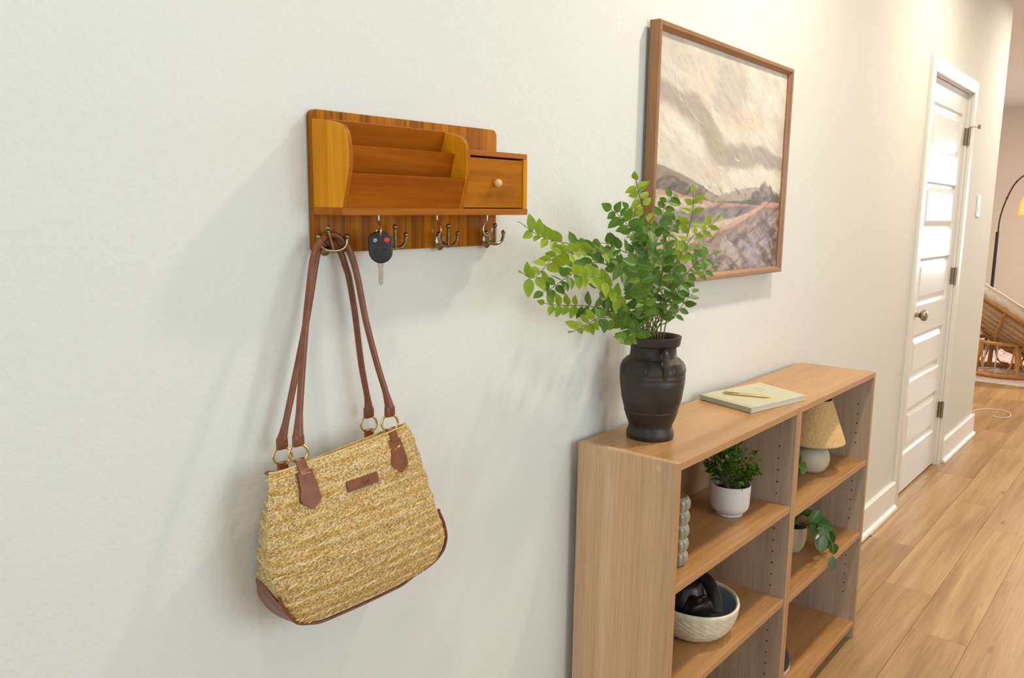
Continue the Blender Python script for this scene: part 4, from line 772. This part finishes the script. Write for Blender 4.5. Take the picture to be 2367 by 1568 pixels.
for bi, pts in enumerate(BR):
    rs = random.Random(100 + bi)
    root = Vector((VX + rs.uniform(-.022, .022), VY + rs.uniform(-.022, .022), VZ + .12)); top = Vector((VX + max(-.03, min(.03, (pts[1][0] - VX) * .35)), VY + rs.uniform(-.02, .02), VZ + .228))
    P = spline([root, top] + [Vector(p) for p in pts[1:]], 10); n = len(P)
    so = mk('stem', tube(P, [.0018 * (1 - .65 * i / n) for i in range(n)], 6), M['stem'], gt)
    acc = 0; dist = [0]
    for i in range(1, n): acc += (P[i] - P[i - 1]).length; dist.append(acc)
    total = acc; s = total - .004; k = 0; stop = .135 + rs.uniform(0, .06)
    nrm = (VIEW + Vector((rs.uniform(-.35, .35), rs.uniform(-.35, .35), rs.uniform(-.3, .4)))).normalized(); tw = rs.uniform(-4, 4)
    if bi in (0, 1, 9, 11, 5): nrm = VIEW.normalized(); tw = 1.5
    while s > stop:
        i = max(1, min(n - 1, next((j for j, d in enumerate(dist) if d >= s), n - 1))); T = (P[i] - P[i - 1]).normalized(); f = (s - dist[i - 1]) / max(1e-6, dist[i] - dist[i - 1]); p = P[i - 1].lerp(P[i], f)
        frac = (total - s) / total; lime = bi in LIME and frac < LIME[bi] * rs.uniform(.8, 1.1)
        nr2 = Matrix.Rotation(tw * (total - s) * (1 if k < 5 else 1.6), 3, T) @ nrm
        for sd in ((0,) if k == 0 else (1, -1)):
            if k > 3 and rs.random() < .12: continue
            B = T.cross(nr2).normalized(); d = (T * (1.0 if sd == 0 else rs.uniform(.05, 1.05)) + B * sd + nr2 * rs.uniform(-.55, .55)).normalized()
            j_ = .4 if k < 3 else .85; nn = (nr2 + Vector((rs.uniform(-j_, j_), rs.uniform(-j_, j_), rs.uniform(-.5, .8)))).normalized()
            specs.append((so, p + d * .001, d, nn, rs.uniform(.74, 1.0) * (.85 if k == 0 else 1), lime, rs.randrange(3), frac - (.3 if p.y < -.15 else 0)))
        s -= rs.uniform(.019, .0245) * (1.0 if frac < .45 else 1.2); k += 1
specs.sort(key=lambda q: q[7])
for (so, p, d, nn, sc, lime, ri, _) in specs[:298]: put((LL * 2)[ri] if lime else LM[ri], so, p, d, nn, sc)
rest = []
for (so, p, d, nn, sc, lime, ri, _) in specs[298:]:
    me_ = (LL * 2)[ri] if lime else LM[ri]; m = frame_mat(p, d, nn) @ Matrix.Scale(sc, 4); rest.append(([tuple(m @ v.co) for v in me_.vertices], [tuple(q.vertices) for q in me_.polygons], [q.material_index for q in me_.polygons]))
if rest: mk('inner_leaves', join(*rest), [M['leaf_in'], M['leaf_vein']], gt, smooth=80, kind='stuff')
nleaf = len(specs)
print('leaves', nleaf)

# ================================================================== BOOK + PEN
cs = [Vector(p) for p in ((1.9560, -.0285, .902), (2.2200, -.0805, .902), (2.1440, -.2400, .902), (1.9030, -.1930, .902))]
bk = thing('hardcover_book', (2.05, -.135, .902), 'sage green cloth hardcover book lying flat across the two bookcase tops', 'book')
def quadprism(c4, z0, z1, ins=0.0, sp=0.0, bv=.0008):
    c = sum(c4, Vector()) / 4; Q = []
    for i, p in enumerate(c4): Q.append((p.x + (c.x - p.x) * ins, p.y + (c.y - p.y) * ins))
    return prism(Q, z0, z1, 'z', bv, 1)
mk('back_cover', quadprism(cs, .902, .9046), M['sage'], bk); mk('front_cover', quadprism(cs, .9138, .9164), M['sage'], bk); mk('pages', quadprism(cs, .9046, .9138, .035, bv=0), M['paper'], bk, smooth=0)
a, b = cs[0], cs[3]; e1 = (cs[1] - cs[0]).normalized()
mk('spine', prism([(p.x, p.y) for p in (a - e1 * .0012, b - e1 * .0012, b + e1 * .003, a + e1 * .003)], .9025, .9160, 'z', .0008, 1), M['sage_d'], bk)
mk('hinge_groove', tube([tuple(a + e1 * .012 + Vector((0, 0, .01445))), tuple(b + e1 * .012 + Vector((0, 0, .01445)))], .0006, 6), M['sage_d'], bk)
def on_book(u, v): p = cs[0].lerp(cs[1], u).lerp(cs[3].lerp(cs[2], u), v); return Vector((p.x, p.y, .9165))
mk('cover_lettering', join(tube([tuple(on_book(.74, .22 + .02 * i + .004 * math.sin(i * 2.2)) + Vector((0.003 * math.sin(i * 1.7), 0, 0))) for i in range(12)], .0006, 5), tube([tuple(on_book(.66, .40)), tuple(on_book(.665, .45))], .0006, 5)), M['goldfoil'], bk)
p0, p1 = Vector((2.0003, -.0692, .9203)), Vector((2.0395, -.1930, .9203)); d = (p1 - p0).normalized()
pn = thing('ballpoint_pen', tuple((p0 + p1) / 2 - Vector((0, 0, .0038))), 'slim gold ballpoint pen lying on the sage green book', 'pen')
def pen(prof, name, mat): return mk(name, xf(lathe(prof, (0, 0, 0), 20), Matrix.Translation(p0) @ d.to_track_quat('Z', 'Y').to_matrix().to_4x4()), mat, pn)
pen([(1e-6, 0), (.0016, .001), (.0024, .004), (.0034, .012), (.0037, .03), (.0038, .063)], 'cap', M['gold']); pen([(.0036, .063), (.0037, .065), (.0036, .10), (.0031, .113)], 'barrel', M['gold']); pen([(.0028, .113), (.0018, .121), (.0006, .128), (1e-6, .1299)], 'tip', M['brass'])
sv = d.cross(Vector((0, 0, 1))); cl_ = [p0 + d * .006 + Vector((0, 0, .003)) , p0 + d * .010 + sv * .0025 + Vector((0, 0, .0045)), p0 + d * .045 + sv * .0035 + Vector((0, 0, .0035))]
mk('clip', tube([tuple(q) for q in cl_], .0008, 6), M['brass'], pn)

# ================================================================== SHELF OBJECTS
# potted round bush
Z1 = .6403
pt = thing('potted_bush', (1.884, -.160, Z1), 'bushy green artificial plant in a white ceramic pot on the upper left shelf', 'plant')
mk('pot', lathe([(.031, 0), (.0325, .001), (.0325, .004), (.0315, .0045), (.036, .009), (.042, .014), (.0462, .021), (.0478, .030), (.0495, .0795), (.0492, .0803), (.0475, .0803), (.0468, .077), (.0455, .05), (1e-6, .05)], (1.884, -.160, Z1), 56), M['white_ceramic'], pt); mk('soil', lathe([(.0466, .062), (.03, .066), (1e-6, .068)], (1.884, -.160, Z1), 30), M['soil'], pt)
rs = random.Random(3); V, F, I = [], [], []; stg = []
ctr = Vector((1.884, -.160, Z1 + .128))
for k in range(46):
    a = rs.uniform(0, 2 * PI); e = math.acos(rs.uniform(-.25, 1)); tip = ctr + Vector((math.cos(a) * math.sin(e) * .066, math.sin(a) * math.sin(e) * .062, math.cos(e) * .058 - .004)); b0 = Vector((1.884 + rs.uniform(-.02, .02), -.160 + rs.uniform(-.02, .02), Z1 + .064)); mid = (b0 + tip) / 2 + Vector((math.cos(a) * .01, math.sin(a) * .01, .01))
    stg.append(tube(spline([b0, mid, tip], 3), .0009, 4))
    for j in range(20):
        t_ = rs.uniform(.45, 1.02); p = b0.lerp(tip, t_) + Vector((rs.gauss(0, .006), rs.gauss(0, .006), rs.gauss(0, .006))); d_ = ((tip - ctr).normalized() + Vector((rs.uniform(-1, 1), rs.uniform(-1, 1), rs.uniform(-.7, .9)))).normalized(); nn = Vector((rs.uniform(-1, 1), rs.uniform(-1, 1), rs.uniform(-.2, 1))); m_ = frame_mat(p, d_, nn); L_ = rs.uniform(.008, .016); W2 = L_ * .36; n0 = len(V)
        for q_ in ((0, 0, 0), (L_ * .45, -W2, .0015), (L_, 0, -.001), (L_ * .45, W2, .0015), (L_ * .45, 0, 0)): V.append(tuple(m_ @ Vector(q_)))
        lime = 1 if rs.random() < .16 + (.25 if (p.x > ctr.x + .02 and p.y < ctr.y) else 0) else 0
        F += [(n0, n0 + 1, n0 + 4), (n0 + 1, n0 + 2, n0 + 4), (n0 + 2, n0 + 3, n0 + 4), (n0 + 3, n0, n0 + 4)]; I += [lime] * 4
mk('foliage', (V, F, I), [M['bush'], M['bush_l']], pt, kind='stuff', smooth=80); mk('stems', join(*stg), M['stem'], pt, kind='stuff')
# beaded vase
bv_ = thing('beaded_vase', (1.5255, -.1925, Z1), 'glossy taupe vase with stacked bead-like ribs, half hidden behind the bookcase side', 'vase')
V, F = [], []; seg, nz = 84, 96; H_ = .150
for i in range(nz + 1):
    z = H_ * i / nz; rowp = (z / H_ * 5) % 1
    for k in range(seg):
        a = 2 * PI * k / seg; rb = abs(math.sin(a * 7)) ** .6; vb = math.sin(PI * rowp) ** .45 if 0 < rowp < 1 else 0; r = .0275 + .0065 * rb * vb + .001 * vb
        if i in (0, nz): r *= .95
        V.append((1.5255 + r * math.cos(a), -.1925 + r * math.sin(a), Z1 + z))
for i in range(nz):
    for k in range(seg): F.append((i * seg + k, i * seg + (k + 1) % seg, (i + 1) * seg + (k + 1) % seg, (i + 1) * seg + k))
F.append(tuple(range(seg - 1, -1, -1)))
mk('vase_body', (V, F), M['taupe'], bv_, smooth=80); mk('vase_lip', lathe([(.027, H_ - .001), (.0245, H_ + .001), (.0215, H_ - .002), (.021, .02), (1e-6, .018)], (1.5255, -.1925, Z1), 40), M['taupe'], bv_)
# bowl
Z2 = .3832; bx_, by_ = 1.735, -.154
bt = thing('ceramic_bowl', (bx_, by_, Z2), 'cream basket-weave ceramic bowl with blue inside on the middle left shelf', 'bowl')
V, F, I = [], [], []; seg = 110
po = [(.050, 0), (.062, .002), (.075, .010), (.0865, .024), (.0945, .040), (.0995, .056), (.1020, .068), (.1035, .074), (.1040, .079), (.1030, .0835), (.1000, .0850), (.0970, .0835), (.0950, .079), (.0920, .060), (.080, .035), (.06, .016), (1e-6, .012)]
PP = []
for (r0, z0), (r1, z1) in zip(po[:-1], po[1:]):
    m_ = 7 if po.index((r0, z0)) < 6 else 3
    for j in range(m_): t_ = j / m_; PP.append((r0 + (r1 - r0) * t_, z0 + (z1 - z0) * t_))
PP.append(po[-1])
for ii, (r, z) in enumerate(PP):
    for k in range(seg):
        a = 2 * PI * k / seg; wv = 0
        if ii < 42 and z < .070: wv = .0016 * math.sin(a * 27 + (PI if int(z / .0062) % 2 else 0)) * abs(math.sin(PI * z / .0062)) ** .7
        rr = (r + wv) * 1.05; x = math.cos(a) * rr; y = math.sin(a) * rr * .93; V.append((bx_ + x, by_ + y, Z2 + z + .004 * math.cos(2 * a) * (z / .085)))
for i in range(len(PP) - 1):
    for k in range(seg): F.append((i * seg + k, i * seg + (k + 1) % seg, (i + 1) * seg + (k + 1) % seg, (i + 1) * seg + k)); I.append(1 if PP[i][1] < .0805 and i > 48 else 0)
F.append(tuple(range(seg - 1, -1, -1))); I.append(0)
mk('bowl_body', (V, F, I), [M['cream'], M['blue']], bt, smooth=60)
mk('handle', torus((bx_ + .036, by_ + .094, Z2 + .087), .010, .0038, (1, -.3, 0), 18, 8), M['cream'], bt)
# black folded pouch in the bowl
bp = thing('leather_pouch', (bx_ - .02, by_, Z2 + .03), 'black glossy folded leather pouch stuffed into the cream bowl', 'pouch')
def blob(c, sx, sy, sz, rot, name, seed, lat=16, lon=24, sq=.6):
    V, F = [], []; R_ = Matrix.Rotation(rot[2], 3, 'Z') @ Matrix.Rotation(rot[1], 3, 'Y') @ Matrix.Rotation(rot[0], 3, 'X'); sp = lambda v, e: math.copysign(abs(v) ** e, v)
    for i in range(lat + 1):
        th = PI * i / lat
        for k in range(lon):
            ph = 2 * PI * k / lon; v = Vector((sp(math.sin(th), sq) * sp(math.cos(ph), sq) * sx, sp(math.sin(th), sq) * sp(math.sin(ph), sq) * sy, sp(math.cos(th), sq) * sz)); v *= 1 + .05 * math.sin(ph * 3 + seed + th * 4); V.append(tuple(R_ @ v + Vector(c)))
    for i in range(lat):
        for k in range(lon): F.append((i * lon + k, i * lon + (k + 1) % lon, (i + 1) * lon + (k + 1) % lon, (i + 1) * lon + k))
    return mk(name, (V, F), M['black'], bp, smooth=60)
blob((bx_ - .036, by_ + .006, Z2 + .096), .044, .036, .042, (.25, .35, .5), 'pouch_body', 1, sq=.7); blob((bx_ + .010, by_ + .004, Z2 + .086), .036, .011, .036, (.1, .55, .25), 'flap', 2, sq=.45); blob((bx_ - .052, by_ - .030, Z2 + .086), .034, .024, .030, (.3, .2, -.4), 'pouch_pocket', 4)
mk('strap', tube(spline([(bx_ - .030, by_ - .066, Z2 + .078), (bx_ - .008, by_ - .050, Z2 + .106), (bx_ + .008, by_ - .024, Z2 + .130), (bx_ + .010, by_ + .012, Z2 + .141), (bx_ - .004, by_ + .040, Z2 + .128)], 6), .016, 12, flat=.4), M['black'], bp)
# lamp
Z3 = .6166; lx, ly = 2.455, -.160
lt = thing('table_lamp', (lx, ly, Z3), 'small table lamp with cone linen shade and round stoneware base on the right bookcase', 'lamp')
mk('lamp_base', lathe([(.026, 0), (.034, .001), (.044, .010), (.0525, .025), (.0555, .042), (.0535, .058), (.046, .072), (.034, .082), (.02, .087), (.008, .089), (.007, .12), (1e-6, .12)], (lx, ly, Z3), 48), M['stoneware'], lt)
mk('lamp_shade', lathe([(.0925, .095), (.0945, .096), (.0955, .099), (.094, .104), (.0505, .2250), (.049, .2262), (.047, .2250), (.090, .102), (.0925, .095)], (lx, ly, Z3), 60), M['linen'], lt)
mk('finial', join(torus((lx, ly, Z3 + .222), .012, .0015), cyl((lx, ly, Z3 + .12), .004, .106, 'z', 10), tube([(lx - .048, ly, Z3 + .222), (lx + .048, ly, Z3 + .222)], .0013), tube([(lx, ly - .048, Z3 + .222), (lx, ly + .048, Z3 + .222)], .0013)), M['satin'], lt)
mk('cord', tube(spline([(lx, ly + .05, Z3 + .006), (lx + .03, ly + .08, Z3 + .002), (lx + .09, ly + .10, Z3 + .002), (lx + .11, YB - .012, Z3 + .002)], 6), .0016, 6), M['cord'], lt)
# vine beside lamp
HL = [leaf_mesh('leaf', .056, .037, M['hoya'], .1, 7, True, .15), leaf_mesh('leaf', .066, .029, M['hoya_back'], .18, 7, True, .2), leaf_mesh('leaf', .045, .03, M['hoya'], .1, 7, True, .1)]
def vineplant(c, z, potr, poth, label, vines, small=1.0, leafn=None, pot=True):
    t = thing('potted_trailing_plant', (c[0], c[1], z), label, 'plant')
    r = potr
    mk('pot', lathe([(r * .6, 0), (r * .66, .002), (r * .85, poth * .2), (r * .98, poth * .5), (r, poth * .75), (r * .97, poth), (r * .93, poth), (r * .9, poth * .8), (1e-6, poth * .78)], (c[0], c[1], z), 40), M['stoneware'] if pot is True else pot, t)
    mk('soil', lathe([(r * .92, poth * .82), (1e-6, poth * .88)], (c[0], c[1], z), 24), M['soil'], t)
    for vi, (pts, ls) in enumerate(vines):
        P = spline([Vector(p) for p in pts], 5); so = mk('stem', tube(P, .0014, 5), M['stem'], t)
        for (tpos, d_, n_, k_, sc) in ls:
            p = P[min(len(P) - 1, int(tpos * (len(P) - 1)))]; put(HL[k_], so, p, Vector(d_), Vector(n_), sc)
    return t
VW = (-.8, -.55, .3)
c3 = (2.395, -.137)
vines = [
 ([(2.39, -.14, .435), (2.41, -.148, .466), (2.43, -.155, .478)], [(1, (.8, -.35, .12), (-.3, -.3, .9), 0, 1.0), (.8, (-.2, .3, 1), VW, 0, .8), (.6, (-.8, .5, .3), VW, 0, .9), (.9, (.2, .5, .5), VW, 2, .9)]),
 ([(2.395, -.145, .435), (2.41, -.175, .468), (2.432, -.200, .462)], [(1, (.80, -.45, -.12), (-.55, -.35, .75), 0, 1.3), (.7, (.5, -.3, .6), VW, 2, .9)]),
 ([(2.39, -.15, .435), (2.375, -.20, .480), (2.360, -.232, .484)], [(1, (-.15, -.12, -1), VW, 1, 1.15), (.75, (-.6, -.3, -.3), VW, 0, 1.0), (.5, (.3, -.3, .6), VW, 0, .9)]),
 ([(2.40, -.15, .435), (2.395, -.20, .476), (2.398, -.230, .472)], [(1, (.10, -.10, -1), VW, 1, 1.2), (.7, (.4, -.5, -.2), VW, 0, 1.0)]),
 ([(2.40, -.15, .435), (2.42, -.20, .466), (2.432, -.232, .452)], [(1, (.18, -.10, -1), VW, 0, 1.25), (.75, (.5, -.3, -.8), VW, 0, 1.1)]),
 ([(2.39, -.15, .435), (2.36, -.21, .475), (2.335, -.252, .470)], [(1, (-.10, -.08, -1), VW, 1, .9)]),
 ([(2.40, -.15, .435), (2.405, -.215, .462), (2.392, -.262, .430), (2.384, -.268, .395)], [(1, (.06, -.03, -1), VW, 1, .85), (.72, (.3, -.2, -.9), VW, 0, .8)]),
 ([(2.38, -.13, .435), (2.37, -.13, .475)], [(1, (.2, 0, 1), VW, 0, .8), (.8, (-1, .2, .4), VW, 0, 1), (.9, (.8, .3, .6), VW, 2, 1)])]
vineplant(c3, .3736, .047, .082, 'trailing hoya plant with long dark leaves in a stoneware pot, middle right shelf', vines)
c4 = (2.175, -.14)
v2 = [([(2.165, -.14, .665), (2.22, -.16, .70), (2.262, -.178, .715)], [(1, (.55, -.2, -.75), VW, 0, .85), (.8, (.2, -.1, .9), VW, 0, .7)]),
      ([(2.165, -.14, .665), (2.22, -.17, .685), (2.265, -.19, .678)], [(1, (.9, -.25, -.25), VW, 0, 1.0), (.8, (.5, -.2, -.9), VW, 0, .8)]),
      ([(2.16, -.14, .665), (2.14, -.13, .72)], [(1, (0, 0, 1), VW, 0, .9), (.8, (-1, 0, .4), VW, 2, .9)])]
vineplant(c4, .6166, .04, .055, 'small leafy plant beside the table lamp, mostly hidden by the bookcase side', v2)
# shoe
sh = thing('canvas_sneaker', (2.205, -.178, .0628), 'dark navy canvas sneaker with tan sole on the bottom right shelf', 'shoe')
def shoe_outline(k, n=28):
    o_ = []
    for i in range(n):
        a = 2 * PI * i / n; x = math.cos(a); w_ = .036 * (1 + .15 * x) ; o_.append((2.205 + .088 * x * k, -.178 + math.sin(a) * w_ * k * (abs(math.sin(a)) ** -.15 if abs(math.sin(a)) > .01 else 1)))
    return o_
mk('sole', prism(shoe_outline(1.0), .0630, .0800, 'z', .003, 2), M['sole'], sh)
V, F = [], []; n = 28; L_ = [(1.0, .079), (.985, .088), (.95, .098), (.88, .107), (.72, .113)]
for j, (k, z) in enumerate(L_):
    for (x, y) in shoe_outline(k * .97): tt = (x - 2.205) / .088; V.append((x + (.012 * j / 4 if tt > 0 else 0) - .018 * (j / 4), y, z + (.018 if tt > .2 else -.012 * max(0, -tt)) * j / 4 if True else z))
for j in range(4):
    for i in range(n): F.append((j * n + i, j * n + (i + 1) % n, (j + 1) * n + (i + 1) % n, (j + 1) * n + i))
F.append(tuple(4 * n + i for i in range(n))); mk('upper', (V, F), M['navy'], sh)
mk('laces', join(*[tube([(2.175 + .014 * i, -.192, .120 - .001 * i), (2.180 + .014 * i, -.178, .123 - .001 * i), (2.175 + .014 * i, -.164, .120 - .001 * i)], .0016, 6) for i in range(4)]), M['cord'], sh)

# ================================================================== LIVING ROOM
mk_rug = thing('area_rug', (9.4, .3, 0), 'faded pink and cream patterned rug under the rattan chair', 'rug')
mk('rug_field', box(8.05, 11.2, -1.6, 1.7, .0005, .0085, .002), M['rug'], mk_rug); mk('rug_border', join(box(7.90, 8.05, -1.7, 1.8, .0005, .008, .002), box(8.05, 11.2, -1.7, -1.6, .0005, .008, .002), box(8.05, 11.2, 1.7, 1.8, .0005, .008, .002)), M['rug_edge'], mk_rug)
pcx, pcy = 8.47, .22
ch = thing('papasan_chair', (pcx, pcy, .0085), 'rattan papasan chair with a thick cream cushion in the room beyond', 'chair')
mk('base_ring', torus((pcx, pcy, .030), .325, .020, (0, 0, 1), 56, 10), M['rattan'], ch); mk('seat_ring', torus((pcx, pcy, .305), .27, .018, (0, 0, 1), 56, 10), M['rattan'], ch)
for k in range(6):
    a = PI * 2 * k / 6 + math.radians(208); ca_, sa_ = math.cos(a), math.sin(a)
    lg = mk('leg', tube([(pcx + ca_ * .325, pcy + sa_ * .325, .03), (pcx + ca_ * .31, pcy + sa_ * .31, .16), (pcx + ca_ * .27, pcy + sa_ * .27, .305)], .020, 12), M['rattan'], ch)
    for sg in (1, -1):
        arc = []
        for i in range(9):
            t_ = i / 8; aa = a + sg * (.06 + .42 * t_); R_ = .325 - .0 * t_; z = .05 + .235 * (1 - (1 - (1 - t_)) ** 6) if False else .055 + .23 * (1 - t_) ** 5; arc.append((pcx + math.cos(aa) * (R_ - .05 * (z / .3)), pcy + math.sin(aa) * (R_ - .05 * (z / .3)), z))
        mk('brace', tube(arc, .0075, 8), M['rattan'], lg)
tilt = math.radians(33); dh = Vector((.30, -.954, 0)); ax = (dh * math.sin(tilt) + Vector((0, 0, math.cos(tilt)))).normalized(); e1 = (dh * math.cos(tilt) - Vector((0, 0, math.sin(tilt)))).normalized(); e2 = ax.cross(e1)
B0 = Vector((pcx, pcy + .05, .265)); RB, DB = .53, .27
def bowlpt(rho, a, off=0.0): return B0 + e1 * (math.cos(a) * rho * RB) + e2 * (math.sin(a) * rho * RB) + ax * (DB * rho * rho + off)
mk('bowl_rim', tube([bowlpt(1, 2 * PI * k / 72) for k in range(72)], .019, 10, True), M['rattan'], ch); mk('bowl_rim', tube([bowlpt(.93, 2 * PI * k / 72) for k in range(72)], .010, 8, True), M['rattan'], ch)
for j, rho in enumerate((.26, .40, .52, .63, .73, .83)): mk('bowl_slat', tube([bowlpt(rho, 2 * PI * k / 60) for k in range(60)], .008, 8, True), M['rattan'], ch)
for k in range(8): a = PI * 2 * k / 8 + .35; mk('bowl_rib', tube([bowlpt(r, a, -.012) for r in (.12, .3, .5, .7, .86, 1.0)], .0125, 8), M['rattan'], ch)
V, F = [], []; nr, na = 26, 120
for side_ in (0, 1):
    for i in range(nr + 1):
        rho = 1.05 * i / nr
        for k in range(na):
            a = 2 * PI * k / na; edge = math.sqrt(max(0, 1 - (rho / 1.05) ** 6)); off = .02 + (.0 if side_ == 0 else (.105 + .010 * math.sin(rho * 46) ) * edge); 
            if side_ == 0: off = .018 + .004 * math.sin(rho * 40) + .05 * (1 - edge)
            else: off += .05 * (1 - edge)
            V.append(tuple(bowlpt(rho, a, off) + (bowlpt(1, a) - B0 - ax * DB).normalized() * (.03 * (side_) * (rho > 1) if False else 0)))
for s_ in (0, 1):
    o_ = s_ * (nr + 1) * na
    for i in range(nr):
        for k in range(na): q_ = (o_ + i * na + k, o_ + i * na + (k + 1) % na, o_ + (i + 1) * na + (k + 1) % na, o_ + (i + 1) * na + k); F.append(q_ if s_ else q_[::-1])
for k in range(na): a_ = nr * na + k; b_ = nr * na + (k + 1) % na; o_ = (nr + 1) * na; F.append((a_, b_, b_ + o_, a_ + o_))
mk('cushion', (V, F), M['boucle'], ch, smooth=80, label='thick cream ribbed cushion')
mk('cushion_roll', tube([bowlpt(.99, 2 * PI * k / 96, .048 + .005 * math.sin(k * .9)) for k in range(96)], [.040 + .004 * math.sin(k * 2.1) for k in range(96)], 12, True), M['boucle'], ch)
for (dx_, dy_) in ((-.20, .12), (-.18, .03)): mk('cushion_tie', tube(spline([(pcx + dx_, pcy + dy_, .31), (pcx + dx_ + .004, pcy + dy_ - .004, .22), (pcx + dx_ - .004, pcy + dy_, .12), (pcx + dx_ + .006, pcy + dy_ + .004, .07)], 5), .006, 6), M['tie'], ch)
# arc lamp
al = thing('arc_floor_lamp', (10.0, .616, 0), 'black arched floor lamp with a glowing rattan shade behind the chair', 'floor lamp')
mk('base', lathe([(.14, 0.0085), (.14, .02), (.135, .025), (.02, .03), (1e-6, .03)], (10.0, .616, 0), 40), M['iron'], al); mk('pole', cyl((10.0, .616, .02), .0165, 1.235, 'z', 16), M['iron'], al)
arc = spline([(10, .612, 1.24), (10, .605, 1.42), (10, .562, 1.607), (10, .49, 1.775), (10, .36, 1.885), (10, .24, 1.90), (10.0, .15, 1.86), (10, .12, 1.80)], 6)
mk('arc_rod', join(tube(arc, .0075, 10), ball((10, .562, 1.607), .012), ball((10, .49, 1.775), .012)), M['iron'], al)
sx_, sy_, sz_ = 10.0, .30, 1.43
prs = [(.152, 0), (.150, .05), (.142, .12), (.12, .19), (.085, .235), (.03, .26), (.012, .262)]
mk('hanging_rod', tube([(sx_, sy_, sz_ + .26), (sx_, sy_, 1.894)], .003, 6), M['iron'], al)
wv = []
for k in range(30): a = 2 * PI * k / 30; wv.append(tube([(sx_ + r * math.cos(a), sy_ + r * math.sin(a), sz_ + z) for r, z in prs], .0028, 5))
for z in [.0, .012, .03, .05, .07, .09, .11, .13, .15, .17, .19, .21, .23]: r = float(np.interp(z, [q[1] for q in prs], [q[0] for q in prs])); wv.append(torus((sx_, sy_, sz_ + z), r + .001, .003, (0, 0, 1), 40, 5))
mk('lamp_shade', join(*wv), M['woven_lit'], al, label='glowing woven rattan dome shade'); mk('shade_lining', lathe([(r - .004, z) for r, z in prs], (sx_, sy_, sz_), 40)[0:2], M['shade_in'], al); mk('bulb', ball((sx_, sy_, sz_ + .12), .035), M['bulbglow'], al)
pl_ = bpy.data.lights.new('floor_lamp_bulb', 'POINT'); pl_.energy = 8; pl_.color = (1, .7, .4); pl_.shadow_soft_size = .04; plo = bpy.data.objects.new('floor_lamp_bulb', pl_); COL.objects.link(plo); plo.location = (sx_, sy_, sz_ + .03)
# cable on the floor
cbp = [(5.97, .10, .004), (6.3, .14, .004), (6.67, .10, .004), (6.78, .03, .004), (6.80, -.05, .004), (6.72, -.11, .004), (6.60, -.12, .004), (6.53, -.075, .004), (6.56, -.03, .004)]
tag(mk('power_cord', tube(spline(cbp, 8), .0032, 8), M['cord'], None, origin=(6.6, 0, .001)), 'thin white cord curling on the floor by the wall corner', 'cord')
